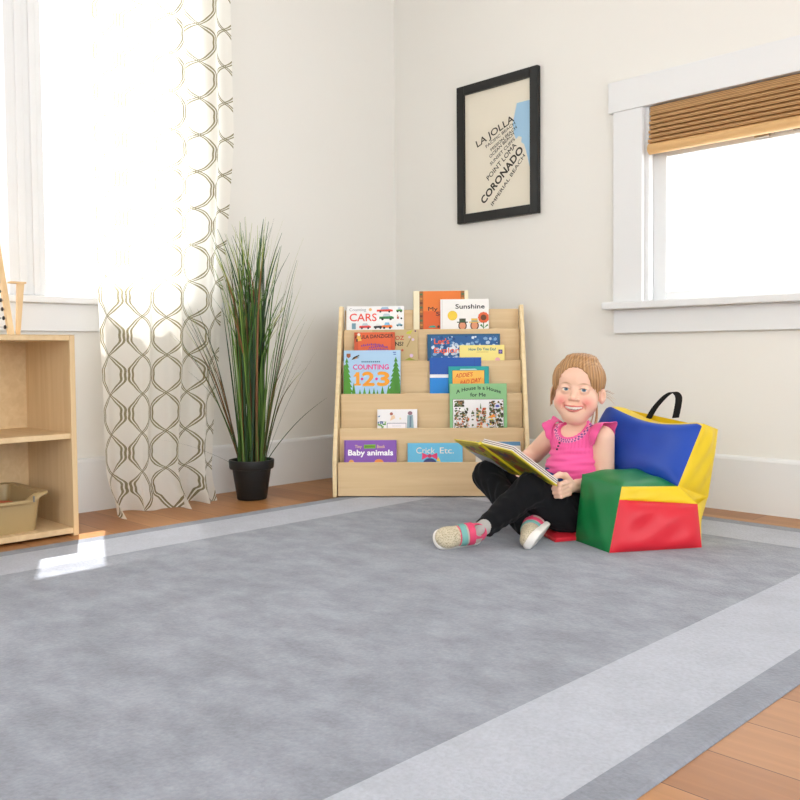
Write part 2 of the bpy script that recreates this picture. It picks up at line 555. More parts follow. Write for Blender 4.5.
# ------------------------------------------------------------------ rug
def rug_mat(name, c, mottle):
    m, t, p = nt(name)
    tc = t.nodes.new("ShaderNodeTexCoord")
    n1 = t.nodes.new("ShaderNodeTexNoise"); n1.inputs["Scale"].default_value = 7.0; n1.inputs["Detail"].default_value = 6; n1.inputs["Roughness"].default_value = 0.65
    mp = t.nodes.new("ShaderNodeMapping"); mp.inputs["Scale"].default_value = (1.0, 1.5, 1); mp.inputs["Rotation"].default_value = (0, 0, 0.7)
    n2 = t.nodes.new("ShaderNodeTexNoise"); n2.inputs["Scale"].default_value = 140; n2.inputs["Detail"].default_value = 3
    ra = t.nodes.new("ShaderNodeValToRGB")
    a = lin(c)
    ra.color_ramp.elements[0].position = 0.36; ra.color_ramp.elements[1].position = 0.64
    ra.color_ramp.elements[0].color = (*[x * (1 - mottle) for x in a], 1); ra.color_ramp.elements[1].color = (*[x * (1 + mottle * 0.6) for x in a], 1)
    mx = t.nodes.new("ShaderNodeMixRGB"); mx.blend_type = 'MULTIPLY'; mx.inputs[0].default_value = 0.3
    rb = t.nodes.new("ShaderNodeValToRGB")
    rb.color_ramp.elements[0].position = 0.3; rb.color_ramp.elements[1].position = 0.7
    rb.color_ramp.elements[0].color = (0.75, 0.75, 0.75, 1); rb.color_ramp.elements[1].color = (1.2, 1.2, 1.2, 1)
    t.links.new(tc.outputs["Object"], mp.inputs["Vector"]); t.links.new(mp.outputs["Vector"], n1.inputs["Vector"])
    t.links.new(tc.outputs["Object"], n2.inputs["Vector"])
    t.links.new(n1.outputs["Fac"], ra.inputs["Fac"]); t.links.new(n2.outputs["Fac"], rb.inputs["Fac"])
    t.links.new(ra.outputs["Color"], mx.inputs[1]); t.links.new(rb.outputs["Color"], mx.inputs[2])
    t.links.new(mx.outputs[0], p.inputs["Base Color"])
    b = t.nodes.new("ShaderNodeBump"); b.inputs["Strength"].default_value = 0.6; b.inputs["Distance"].default_value = 0.004
    t.links.new(n2.outputs["Fac"], b.inputs["Height"]); t.links.new(b.outputs["Normal"], p.inputs["Normal"])
    p.inputs["Roughness"].default_value = 0.95; p.inputs["Specular IOR Level"].default_value = 0.1
    p.inputs["Sheen Weight"].default_value = 0.15
    return m
rugm = [rug_mat('rug_grey', (147, 151, 161), 0.20), rug_mat('rug_pale', (178, 182, 192), 0.06), rug_mat('rug_edge', (140, 144, 154), 0.12)]
RUG = (0.462, 2.462, -3.15, -0.195); RT = 0.005
def rug():
    x0, x1, y0, y1 = RUG
    ins = [0.0, 0.006, 0.062, 0.275]
    zs = [RT - 0.003, RT, RT, RT]
    vs = []; fs = []; mi = []
    for i, d in enumerate(ins):
        vs += [(x0 + d, y0 + d, zs[i]), (x1 - d, y0 + d, zs[i]), (x1 - d, y1 - d, zs[i]), (x0 + d, y1 - d, zs[i])]
    vs += [(x0, y0, 0.0), (x1, y0, 0.0), (x1, y1, 0.0), (x0, y1, 0.0)]
    def ring(a, b, m):
        for k in range(4):
            fs.append((a + k, a + (k + 1) % 4, b + (k + 1) % 4, b + k)); mi.append(m)
    ring(16, 0, 2); ring(0, 4, 2); ring(4, 8, 2); ring(8, 12, 1)
    fs.append((12, 13, 14, 15)); mi.append(0); fs.append((19, 18, 17, 16)); mi.append(2)
    cx, cy = (x0 + x1) / 2, (y0 + y1) / 2
    o = raw_mesh('rug', [(v[0] - cx, v[1] - cy, v[2]) for v in vs], fs, rugm, None, False, mi)
    o.location = (cx, cy, 0)
    return tag(o, 'large grey pile rug with a pale border band on the wood floor', 'rug')
rug()
# ------------------------------------------------------------------ book display rack standing across the corner
BK = (0.452, -0.793); BKR = math.atan2(0.673, 0.740); BW = 0.752
rack = empty('book_display', (BK[0], BK[1], 0.0052), BKR)
tag(rack, 'tiered birch plywood book display standing across the room corner', 'bookcase')
LIP = [(0.0, 0.1345), (0.064, 0.2605), (0.128, 0.3925), (0.190, 0.5215), (0.250, 0.6505)]       # (depth, top) from the floor tier up
BACK = (0.302, 0.733)
TRAY = [z - 0.113 for _, z in LIP]
PT = 0.016                      # panel thickness
def side_profile():
    return [(-0.006, 0.0), (0.318, 0.0), (0.318, 0.748), (0.268, 0.748), (-0.006, 0.142)]
for x in (-0.004, BW - PT + 0.002):
    bm = bmesh.new()
    pr = side_profile()
    vv = [bm.verts.new((x, p[0], p[1])) for p in pr] + [bm.verts.new((x + PT, p[0], p[1])) for p in pr]
    n = len(pr)
    bm.faces.new(vv[:n]); bm.faces.new(vv[n:][::-1])
    for i in range(n): bm.faces.new((vv[i], vv[n + i], vv[n + (i + 1) % n], vv[(i + 1) % n]))
    bmesh.ops.recalc_face_normals(bm, faces=bm.faces)
    bmesh.ops.bevel(bm, geom=list(bm.edges), offset=0.003, segments=2, profile=0.5, affect='EDGES')
    me = bpy.data.meshes.new('side_panel'); bm.to_mesh(me); bm.free()
    me.materials.append(M['birch_edge'])
    o = bpy.data.objects.new('side_panel', me); link(o, rack)
for i, (y, z) in enumerate(LIP):
    z0 = 0.004 if i == 0 else TRAY[i - 1]
    MB().box((PT, y, z0), (BW - PT, y + 0.011, z), 0.002).build('front_lip', M['birch'], rack)
    ynext = LIP[i + 1][0] if i < 4 else BACK[0]
    MB().box((PT, y + 0.011, TRAY[i] - 0.009), (BW - PT, ynext, TRAY[i]), 0.0).build('tray_floor', M['birch'], rack)
MB().box((PT, BACK[0], 0.03), (BW - PT, BACK[0] + 0.010, BACK[1]), 0.002).build('back_panel', M['birch'], rack)

# ------------------------------------------------------------------ books
M['art'] = painted('cover_print', 0.45, 0.35)
class Art:
    """flat printing on a cover, in the cover's own millimetre layers"""
    def __init__(s, x0, x1, ytop, W):
        s.k = W / (x1 - x0); s.x0 = x0; s.y0 = ytop; s.W = W; s.H = 1; s.v = []; s.f = []; s.c = []; s.n = 0
    def _put(s, pts, faces, col, layer=None):
        s.n += 1
        d = 0.0002 + 0.000012 * s.n
        b = len(s.v)
        for x, z in pts:
            s.v.append((min(max(x, 0.0005), s.W - 0.0005), -d, max(min(z, -0.0005), -s.H + 0.0005)))
        s.f += [[i + b for i in f] for f in faces]; s.c += [lin(col)] * len(faces)
    def P(s, x, y): return ((x - s.x0) * s.k, -(y - s.y0) * s.k)
    def poly(s, pts, col): s._put([s.P(*p) for p in pts], [list(range(len(pts)))], col); return s
    def rect(s, x0, y0, x1, y1, col): return s.poly([(x0, y0), (x0, y1), (x1, y1), (x1, y0)], col)
    def disc(s, x, y, r, col, ry=None, n=20):
        ry = ry or r
        return s.poly([(x + r * math.cos(2 * PI * i / n), y - ry * math.sin(2 * PI * i / n)) for i in range(n)], col)
    def text(s, t, x0, x1, base, cap, col, bold=0.0, shear=0.0, arc=0.0, tilt=0.0):
        v, f = text_shape(t, 0.0, shear)
        if not len(v): return s
        lo, hi = v.min(0), v.max(0)
        pts = []
        for x, y in v:
            q = (x - lo[0]) / (hi[0] - lo[0])
            px = x0 + q * (x1 - x0)
            py = base - y / 0.70 * cap - arc * (1 - (2 * q - 1) ** 2) - tilt * q
            pts.append(s.P(px, py))
        if bold:
            q = bold * cap / 0.70 * s.k * 0.8
            for dx, dz in ((-q, 0), (q, 0), (0, q), (0, -q)): s._put([(p[0] + dx, p[1] + dz) for p in pts], f, col)
        s._put(pts, f, col); return s
    def car(s, x0, y0, x1, y1, col, top=None):
        h = y1 - y0; w = x1 - x0
        s.poly([(x0 + .22 * w, y0 + .45 * h), (x0 + .32 * w, y0), (x0 + .68 * w, y0), (x0 + .8 * w, y0 + .45 * h)][::-1], top or (190, 205, 215))
        s.poly([(x0, y0 + .45 * h), (x0, y0 + .8 * h), (x1, y0 + .8 * h), (x1, y0 + .5 * h), (x0 + .85 * w, y0 + .38 * h)], col)
        for q in (.22, .78): s.disc(x0 + q * w, y0 + .82 * h, .18 * h, (40, 40, 44))
        return s
    def blobs(s, x0, y0, x1, y1, cols, n, r, seed):
        g = random.Random(seed)
        for _ in range(n):
            x, y = g.uniform(x0, x1), g.uniform(y0, y1); k = g.randint(5, 8); a0 = g.uniform(0, 6)
            rr = g.uniform(.5, 1) * r; sx = g.uniform(.5, 1.6)
            s.poly([(min(max(x + sx * rr * g.uniform(.6, 1) * math.cos(a0 + 2 * PI * i / k), x0), x1), min(max(y - rr * g.uniform(.6, 1) * math.sin(a0 + 2 * PI * i / k), y0), y1)) for i in range(k)], g.choice(cols))
        return s

def book(px, loc, tier, th, cover, label, draw, off=0.0, foot=0.002, pages=(236, 230, 214), rough=0.4, xs=0.0):
    """px: (left, right, top) on the cover's print grid; loc: (x0, x1, top z) in the rack's frame"""
    x0, x1, zt = loc
    zt -= 0.0045
    yi = LIP[tier][0] + 0.0115
    yn = (LIP[tier + 1][0] if tier < 4 else BACK[0]) - 0.0012 - off
    hr = (LIP[tier + 1][1] if tier < 4 else BACK[1]) - TRAY[tier]
    zf = TRAY[tier] + 0.0008
    H = zt - zf
    yb = yi + foot + th                                  # where the back cover's foot stands
    t = math.atan2(yn - yb, min(hr, H))
    H = H / math.cos(t)
    W = x1 - x0
    r = empty('picture_book', (0, 0, 0))
    R = Matrix.Rotation(BKR, 4, 'Z')
    # origin: lower left of the front cover; leaning back by t
    local = Matrix.Translation((x0, yb - th * math.cos(t), zf + th * math.sin(t) + 0.0002)) @ Matrix.Rotation(-t, 4, 'X')
    r.matrix_world = Matrix.Translation((BK[0], BK[1], 0.0052)) @ R @ local
    tag(r, label, 'book', 'picture books on the book display')
    c = plain('cover_board', cover, rough, 0.35)
    ct = 0.0022
    b = MB()
    b.box((0, 0, 0), (W, ct, H), 0.0006); b.box((0, th - ct, 0), (W, th, H), 0.0006); b.box((0, 0, 0), (ct, th, H), 0.0006)
    b.build('cover', c, r)
    MB().box((ct, ct, 0.003), (W - 0.004, th - ct, H - 0.003)).build('page_block', plain('pages', pages, 0.85, 0.1), r)
    a = Art(px[0], px[1], px[2], W); a.H = H
    draw(a)
    vs = [(v[0], v[1], v[2] + H) for v in a.v]
    raw_mesh('cover_print', vs, a.f, M['art'], r, False, None, a.c)
    return r

RED = (226, 84, 60); ORG = (232, 120, 50); NAVY = (24, 40, 92); GRN = (64, 140, 50); DK = (34, 32, 34)
def d_cars(a):
    a.text('Counting', 349, 365.8, 311.8, 3.0, (150, 150, 155)); a.disc(370, 310.4, 1.6, (236, 190, 120))
    a.text('CARS', 349.4, 376.3, 321.9, 7.6, (232, 82, 66), 0.02)
    a.car(376.5, 308, 392.5, 313.6, (222, 72, 54), (150, 185, 215)); a.car(379, 314.6, 393.5, 321.3, (44, 130, 70))
    a.car(359, 324, 370.5, 330, (214, 62, 58)); a.car(373.5, 324.5, 382, 330, (60, 62, 66), (232, 232, 228))
    a.car(381.5, 323.5, 392, 330, (238, 128, 50), (120, 180, 220)); a.rect(351.5, 324, 355.5, 330, (120, 160, 178))
    a.car(396, 308.5, 402, 313.5, (92, 160, 74)); a.rect(396.6, 317.5, 398.6, 320, (190, 90, 60)); a.disc(401, 319.5, 0.9, DK); a.disc(397.3, 316.4, .7, (230, 170, 110))
    a.car(396, 324, 402.2, 327.5, (60, 140, 160)); a.car(378, 334, 394, 340, (80, 120, 190)); a.car(352, 335, 368, 341, (238, 186, 70))
def d_my(a):
    a.rect(419, 291.8, 464, 360, (232, 124, 48))
    a.rect(419, 312, 464, 360, (222, 98, 40))
    for x in (419, 460.4):
        a.rect(x, 291.8, x + 3.8, 360, (150, 96, 52))
        for i in range(12): a.rect(x + .6, 294 + i * 4.4, x + 3.2, 296 + i * 4.4, [(84, 110, 70), (196, 132, 62), (110, 60, 40)][i % 3])
    a.text('My F', 427.8, 443, 311.5, 3.8, DK, 0.02); a.text('S', 435.5, 439.5, 316.5, 3.8, DK, 0.02)
    a.poly([(428, 328.5), (429.5, 326.8), (434, 326.4), (436, 328.5)], (66, 160, 140)); a.disc(438, 327.6, 1.3, (90, 60, 40))
def d_sun(a):
    a.rect(441.8, 300, 442.2, 340, (214, 210, 204))
    a.text('Sunshine', 455.3, 484.3, 309.2, 4.4, (30, 30, 32), 0.03)
    a.disc(452.2, 316.2, 4.9, (236, 196, 52)); a.disc(452.2, 316.2, 4.2, (242, 206, 66))
    for x, hat, band, hair in ((462.2, (74, 78, 60), (52, 96, 60), (70, 44, 30)), (474.2, (226, 186, 84), (86, 150, 160), (84, 54, 34))):
        a.disc(x, 326.5, 4.3, hair, 4.8); a.disc(x, 326.4, 3.2, (222, 150, 112), 3.6)
        a.rect(x - 3.2, 319.2, x + 3.2, 322.4, hat); a.rect(x - 3.2, 321.4, x + 3.2, 322.6, band); a.rect(x - 5.6, 322.4, x + 5.2, 323.5, hat)
        a.rect(x - 4.5, 330, x + 4.5, 338, (210, 110, 90))
    for i in range(12):
        q = 2 * PI * i / 12; a.disc(483.2 + 4 * math.cos(q), 318.4 - 4 * math.sin(q), 1.7, (222, 96, 48))
    a.disc(483.2, 318.4, 2.9, (104, 62, 32)); a.rect(482.8, 323, 483.6, 332, (60, 120, 60))
    a.poly([(483, 329), (479.5, 326), (481.5, 325)], (60, 130, 66)); a.poly([(483.4, 329), (487.8, 326.4), (487, 324.8)], (60, 130, 66))
def d_dan(a):
    a.rect(354, 333.2, 358, 400, (206, 84, 44)); a.rect(390.4, 333.2, 394.4, 400, (206, 84, 44))
    a.text('PAULA DANZIGER', 354.8, 392.8, 339.8, 3.6, (44, 24, 20), 0.02, 0, 0.2, 1.4)
    a.disc(358.6, 335.3, 1.5, (238, 226, 214)); a.poly([(357, 336.5), (356.6, 342), (361.4, 341.5), (360.2, 336.5)], (234, 182, 84)); a.rect(356, 339.5, 357.6, 342.4, (50, 34, 34))
    for x0, x1, y in ((361, 384, 347.4), (369, 388, 349.4), (366, 390, 352.2)):
        n = int((x1 - x0) / 1.9)
        for i in range(n):
            yy = y - 1.2 * math.sin(PI * i / n); a.rect(x0 + i * 1.9, yy - 1.5 - .5 * (i % 2), x0 + i * 1.9 + 1.2, yy, (126, 60, 150))
def d_tan(a):
    a.text('OZ', 395, 403.5, 340.6, 4.0, (196, 74, 54), 0.03); a.text('NS?', 395, 403, 346.6, 4.0, (36, 40, 40), 0.03)
    a.poly([(405.5, 334.5), (407, 332.6), (412.4, 331), (410, 335)], (190, 190, 60)); a.disc(409, 338, 1.2, (216, 192, 206)); a.disc(412.6, 340.5, 1.4, (214, 190, 206))
    a.poly([(406, 347.5), (410.5, 339), (411, 339.4), (407, 348)], (150, 130, 80)); a.disc(415, 332, .9, (90, 60, 90)); a.disc(411, 356.4, 1.7, (216, 184, 212)); a.disc(402, 351, 1.2, (196, 100, 70))
    a.poly([(404, 361), (409, 358.5), (415, 361)], (150, 160, 50))
def d_exp(a):
    a.rect(430.8, 336.6, 497.4, 400, (36, 92, 150))
    a.blobs(431, 337, 497, 364, [(176, 200, 222), (120, 164, 204), (210, 222, 232), (26, 70, 130), (70, 124, 180)], 120, 2.6, 5)
    a.blobs(444, 346, 462, 366, [(206, 214, 222), (226, 230, 234)], 26, 2.6, 6)
    a.text("Let's", 434, 449, 344.6, 5.2, (240, 98, 44), 0.02); a.text('Explore', 434, 462.5, 353.6, 5.2, (240, 98, 44), 0.02)
def d_how(a):
    a.text('How Do You Do?', 468.3, 495.4, 351.4, 2.7, (40, 120, 128), 0.035, 0, 0.3)
    a.rect(476, 352.6, 488, 353.1, (196, 170, 90)); a.rect(498, 350.6, 502, 354.8, (60, 44, 120)); a.disc(500, 352.6, 1.2, (150, 130, 190)); a.disc(497, 361, 2.6, (232, 170, 180))
def d_123(a):
    G1, G2 = (80, 150, 42), (70, 138, 40)
    for cx, top, w, col in ((346.2, 358.5, 7.4, G1), (395.4, 357.8, 9.5, G2)):
        pts = []; n = 9
        for i in range(n):
            yy = top + i * 5; ww = w * (i + .6) / n
            pts += [(cx - ww - 1.2, yy + 5), (cx - ww * .8, yy + 5)]
        left = [(cx, top)] + pts; right = [(2 * cx - x, y) for x, y in pts][::-1]
        a.poly(left + right, col)
    for cx, top, w in ((353.3, 383, 3), (359.5, 390, 3), (364, 388, 3), (369, 389.5, 2.6), (373.5, 389, 2.8), (377, 390.5, 2.4), (382, 387, 3.4), (388, 386, 3.4)):
        a.poly([(cx, top), (cx - w, 402), (cx + w, 402)], G1)
    a.rect(343.4, 396, 399.6, 440, G2); a.rect(343.2, 366, 344.8, 440, G1)
    a.text('COUNTING', 352.6, 388.2, 370.4, 4.9, (232, 64, 140), 0.035)
    a.poly([(355.6, 373.2), (355.6, 386.4), (359.0, 386.4), (359.0, 373.2)], (242, 160, 40)); a.poly([(352.8, 377.6), (355.8, 373.2), (356.4, 377.6)], (242, 160, 40)); a.rect(353.8, 384.6, 360.4, 386.6, (242, 160, 40)); a.text('2', 362.2, 373.6, 386.4, 13.2, (242, 160, 40), 0.05); a.text('3', 377.2, 388.4, 386.4, 13.2, (242, 160, 40), 0.05)
    a.disc(361.6, 380, 1.4, (232, 64, 140)); a.disc(376.1, 380, 1.4, (232, 64, 140))
    for i in range(10): a.rect(361 + i * 1.9, 362.2, 362.3 + i * 1.9, 363.4, (60, 90, 130))
    a.poly([(346, 354.5), (346, 357.5), (348, 359), (350, 357.5), (350, 354.5)], (150, 90, 60))
    a.poly([(351, 360.8), (353, 358), (358.6, 355.6), (358.8, 357), (356, 358.2), (359, 358.6), (354, 360)], (50, 40, 34)); a.poly([(353.5, 359.5), (357, 358), (356, 359.6)], (222, 150, 50))
    a.rect(392.5, 353, 395.5, 354, (90, 120, 190)); a.rect(393, 355, 395.5, 356, (90, 120, 190))
def d_blue(a):
    a.rect(429.5, 374.9, 480.6, 378.2, (236, 238, 240)); a.rect(429.5, 378.2, 480.6, 430, (28, 134, 216))
    a.rect(474, 358.2, 474.4, 374.9, (16, 70, 150))
def d_addie(a):
    a.poly([(459.5, 371), (460, 369.6), (475, 369.4), (477.5, 371)], (170, 214, 220)); a.rect(451.6, 370.8, 484.4, 420, (40, 110, 110)); a.rect(452.2, 371.2, 483.8, 420, (246, 192, 84)); a.rect(452.2, 379, 483.8, 420, (244, 172, 66))
    a.text("ADDIE'S", 455, 472.5, 378.6, 4.2, (214, 78, 34), 0.02, 0.25, 0, 1.6); a.text('BAD DAY', 459.6, 480.8, 386.0, 4.4, (214, 78, 34), 0.02, 0.25, 0, 3.4)
def d_house(a):
    a.text('A House Is a House', 456, 500.8, 394.8, 3.7, (26, 52, 38), 0.025, 0, 4.4); a.text('for Me', 470.2, 485.6, 397.6, 3.8, (26, 52, 38), 0.025)
    a.rect(452.4, 400.2, 503.6, 470, (70, 60, 60)); a.rect(452.8, 400.6, 503.2, 470, (238, 236, 236))
    cols = [(76, 92, 52), (120, 84, 50), (52, 46, 40), (156, 120, 70), (96, 110, 60), (190, 180, 170), (60, 70, 44)]
    a.blobs(453.6, 401.4, 464, 408, cols[:5], 40, 2.0, 1); a.blobs(454, 409, 468, 430, cols, 90, 1.8, 2); a.blobs(489, 402, 503, 430, cols, 105, 1.9, 3)
    a.blobs(476, 409, 486, 430, [(190, 130, 60), (200, 80, 60), (90, 110, 70), (110, 80, 60), (230, 190, 120)], 70, 1.6, 4)
    a.blobs(471, 411, 474, 428, cols[:2] + cols[4:5], 10, 1.5, 8); a.blobs(456, 419, 469, 428, [(232, 130, 50), (220, 96, 60), (60, 60, 50)], 18, 1.3, 9)
    a.blobs(486, 415, 496, 428, [(232, 130, 50), (210, 60, 80), (70, 150, 160), (230, 200, 80)], 26, 1.3, 10)
    a.poly([(489, 418.6), (491, 416.4), (494, 416.4), (495.4, 418.6)], (240, 150, 40)); a.disc(497.2, 407.4, 3, (226, 226, 240)); a.disc(497.2, 407.4, 2.1, (84, 90, 170), 1.2)
    a.poly([(479.6, 410), (480.4, 404), (481.2, 410)], (90, 120, 50)); a.poly([(459, 412.4), (460.5, 409), (463.4, 409), (464.6, 412.4)], (244, 244, 240))
def d_white(a):
    a.disc(391.2, 414.6, 1.6, (170, 96, 80)); a.poly([(391, 417), (394, 415.5), (395, 419), (390, 421.5)], (236, 206, 170)); a.disc(400, 419.4, 1.0, (236, 224, 180))
    a.disc(409.8, 414, 2.3, (150, 110, 120), 2.0); a.poly([(407.2, 416), (412.6, 415.6), (413.6, 430), (406.6, 430)], (150, 176, 184)); a.poly([(409.4, 417), (411.2, 417), (411, 428), (409.2, 428)], (108, 130, 150))
    a.blobs(377.6, 422, 386, 430, [(96, 150, 90), (70, 120, 160), (140, 180, 110), (60, 90, 140)], 22, 1.5, 11); a.poly([(377.4, 417.6), (380, 416), (379.4, 418)], (70, 120, 170))
    a.rect(386.8, 423.8, 406, 440, (120, 120, 140)); a.rect(387.3, 424.3, 405.5, 440, (246, 240, 244)); a.rect(392, 426.6, 401, 427, (190, 190, 200))
def d_baby(a):
    a.text('Tiny', 355, 361.8, 448.8, 3.0, (214, 176, 150), 0.03); a.text('Book', 377, 385, 448.8, 3.0, (214, 176, 150), 0.03)
    a.poly([(364, 445.6), (364, 449.4), (375.4, 449.2), (375.6, 445.2)], (120, 172, 40))
    for i in range(5): a.rect(365.4 + i * 2, 446.6, 366.6 + i * 2, 448.4, (72, 120, 40))
    a.text('Baby animals', 348.4, 392.8, 456, 5.4, (250, 248, 252), 0.045)
    a.disc(379, 463, 4.6, (240, 150, 70), 3.2); a.disc(351.5, 463, 2.6, (236, 170, 90)); a.rect(344.6, 441.4, 345.6, 475, (104, 60, 150))
    a.disc(379, 470, 9, (240, 160, 80), 6)
def d_crick(a):
    a.text('Crick', 416, 434.6, 454.2, 6.0, (232, 226, 214), 0.005); a.text('Etc.', 439.6, 453.4, 454.2, 6.0, (232, 226, 214), 0.005)
    for sx in (-1, 1): a.poly([(429.4, 456.6), (429.4 + sx * 7.4, 453.6), (429.4 + sx * 7.8, 460.6)], (222, 52, 106))
    a.disc(429.4, 456.8, 2.0, (196, 36, 90)); a.disc(429.6, 463.6, 6.5, (40, 52, 110), 4.6); a.poly([(436, 462), (438, 457.6), (440.4, 462.5)], (240, 206, 70)); a.disc(430, 470, 12, (46, 58, 116), 7)
def d_right(a):
    a.rect(475.4, 442.2, 519.6, 446.2, (92, 142, 182)); a.rect(475.4, 446.2, 519.6, 480, (226, 220, 206)); a.rect(478, 449, 500, 451, (170, 150, 130))

BOOKS = [
 ((346, 403.5, 307), (0.024, 0.263, 0.752), 4, 0.012, (242, 242, 242), 'white picture book with red and green cars on its cover, top tier left', d_cars, 0.0),
 ((412.8, 468, 291.5), (0.302, 0.530, 0.814), 4, 0.008, (240, 230, 196), 'tall orange book with cream edges behind the sun book on the top tier', d_my, 0.0),
 ((440, 488.5, 299.7), (0.414, 0.613, 0.777), 4, 0.012, (240, 238, 234), 'white board book with a yellow sun and two children in hats', d_sun, 0.0105),
 ((372, 417.5, 330.5), (0.135, 0.322, 0.653), 3, 0.008, (196, 172, 124), 'tan paperback with small flowers sticking out behind the red orange paperback', d_tan, 0.0),
 ((354, 394.5, 333), (0.062, 0.228, 0.643), 3, 0.010, (226, 100, 52), 'red orange paperback with arched black lettering on the second tier', d_dan, 0.0105),
 ((427, 499.6, 334.8), (0.360, 0.656, 0.633), 3, 0.011, (20, 84, 124), 'wide dark blue book with orange lettering over white clouds', d_exp, 0.0),
 ((459, 504, 345.8), (0.491, 0.673, 0.587), 3, 0.007, (240, 224, 136), 'pale yellow book with teal lettering overlapping the wide dark blue book', d_how, 0.0125),
 ((343, 400, 351.2), (0.023, 0.253, 0.569), 2, 0.012, (172, 206, 234), 'light blue counting book with orange numerals and green fir trees', d_123, 0.0),
 ((429.3, 480.8, 358), (0.370, 0.577, 0.538), 2, 0.008, (14, 82, 170), 'plain blue book with a white stripe across its cover', d_blue, 0.0),
 ((448, 488.6, 367), (0.445, 0.607, 0.502), 2, 0.009, (24, 160, 158), 'teal framed book with slanted red lettering on a yellow panel', d_addie, 0.0105),
 ((449.3, 506.8, 384.5), (0.449, 0.674, 0.434), 1, 0.012, (138, 192, 134), 'green book with a busy framed drawing under arched dark lettering', d_house, 0.0),
 ((377, 417, 410), (0.162, 0.321, 0.334), 1, 0.010, (240, 238, 240), 'small white book with faint watercolour figures alone on the fourth tier', d_white, 0.0),
 ((344.2, 396.3, 441), (0.037, 0.241, 0.218), 0, 0.016, (134, 84, 176), 'purple board book with white lettering on the bottom tier', d_baby, 0.0),
 ((407.3, 462.2, 443.8), (0.284, 0.498, 0.206), 0, 0.010, (100, 184, 220), 'sky blue book with a pink bow on the bottom tier', d_crick, 0.0),
 ((475, 520, 442), (0.548, 0.722, 0.211), 0, 0.009, (226, 220, 206), 'cream book with a blue top band, behind the open book the child holds', d_right, 0.0),
]
for px, loc, tier, th, cov, lab, dr, off in BOOKS: book(px, loc, tier, th, cov, lab, dr, off, 0.017 if dr in (d_my, d_tan, d_exp, d_blue) else 0.002 if off else 0.006)

# ------------------------------------------------------------------ framed print on the right wall
po = empty('framed_print', (0.634, 0.0, 1.13)); tag(po, 'black framed cream print of coast place names hanging on the right wall', 'picture')
PX0, PX1, PH = -0.220, 0.220, 0.60; FW = 0.040
b = MB()
for lo, hi in (((PX0, -0.024, 0), (PX0 + FW, -0.001, PH)), ((PX1 - FW, -0.024, 0), (PX1, -0.001, PH)), ((PX0 + FW, -0.024, 0), (PX1 - FW, -0.001, FW)), ((PX0 + FW, -0.024, PH - FW), (PX1 - FW, -0.001, PH))):
    b.box(lo, hi, 0.003)
b.build('frame', M['black'], po)
MB().box((PX0 + FW - 0.004, -0.010, FW - 0.004), (PX1 - FW + 0.004, -0.004, PH - FW + 0.004)).build('print', plain('print_paper', (228, 221, 204), 0.6, 0.25), po)
vs = []; fs = []
wat = [(0.714, 1.52), (0.720, 1.475), (0.730, 1.452), (0.744, 1.462), (0.760, 1.455), (0.758, 1.435), (0.772, 1.424), (0.782, 1.397), (0.798, 1.338), (0.8105, 1.288), (0.8105, 1.60), (0.735, 1.60)]
raw_mesh('sea', [(x - 0.63, -0.0105, z - 1.13) for x, z in wat], [list(range(len(wat)))], plain('print_sea', (160, 196, 222), 0.6, 0.2), po)
for t, p, q, cap, bd in (('LA JOLLA', (0.520, 1.452), (0.722, 1.530), 0.030, 0.0), ('PACIFIC BEACH', (0.570, 1.441), (0.728, 1.515), 0.013, 0.0), ('MISSION BEACH', (0.598, 1.423), (0.736, 1.497), 0.013, 0.0),
                         ('OCEAN BEACH', (0.592, 1.394), (0.722, 1.474), 0.014, 0.0), ('SUNSET CLIFFS', (0.596, 1.362), (0.726, 1.450), 0.014, 0.0), ('POINT LOMA', (0.582, 1.300), (0.734, 1.424), 0.021, 0.0),
                         ('CORONADO', (0.556, 1.202), (0.770, 1.398), 0.032, 0.004), ('IMPERIAL BEACH', (0.604, 1.188), (0.779, 1.374), 0.016, 0.0)):
    v, f = text_shape(t, 0.0)
    lo, hi = v.min(0), v.max(0)
    dx, dz = q[0] - p[0], q[1] - p[1]; L = math.hypot(dx, dz); dx /= L; dz /= L
    bw = 0.020 * cap + bd * 0.25
    for k, (ox, oz) in enumerate(((0, 0), (bw, 0), (-bw, 0), (0, bw), (0, -bw))):
        b0 = len(vs)
        for x, y in v:
            s_ = (x - lo[0]) / (hi[0] - lo[0]) * L; h_ = y / 0.70 * cap
            vs.append((p[0] + dx * s_ - dz * h_ - 0.63 + ox, -0.0108 - 0.00002 * k, p[1] + dz * s_ + dx * h_ - 1.13 + oz))
        fs += [[i + b0 for i in g] for g in f]
raw_mesh('lettering', vs, fs, plain('print_ink', (66, 64, 58), 0.7, 0.1), po)

# ------------------------------------------------------------------ low open shelf under the left windows
SX0, SX1, SY1, SZ, ST = 0.020, 0.378, -1.776, 0.625, 0.017
SL = 1.10
sf = empty('storage_shelf', (SX0, SY1, 0.0)); tag(sf, 'low open birch plywood storage shelf under the left window', 'shelf')
D = SX1 - SX0
for y in (-ST, -SL): MB().box((0, y, 0.0), (D, y + ST, SZ - 0.001), 0.002).build('side_panel', M['birch_v'], sf)
MB().box((0, -SL, SZ - 0.0005), (D, 0.0, SZ + 0.0005 + ST - 0.017), 0.0).build('top_edge', M['birch'], sf)
MB().box((0, -SL + ST, SZ - ST), (D - 0.001, -ST, SZ - 0.0006), 0.002).build('top_board', M['birch'], sf)
MB().box((0, -SL + ST, 0.303), (D - 0.006, -ST, 0.320), 0.002).build('shelf_board', M['birch'], sf)
MB().box((0, -SL + ST, 0.008), (D - 0.001, -ST, 0.026), 0.002).build('bottom_board', M['birch'], sf)
MB().box((0.010, -SL + ST, 0.026), (0.018, -ST, SZ - ST)).build('back_panel', M['birch'], sf)

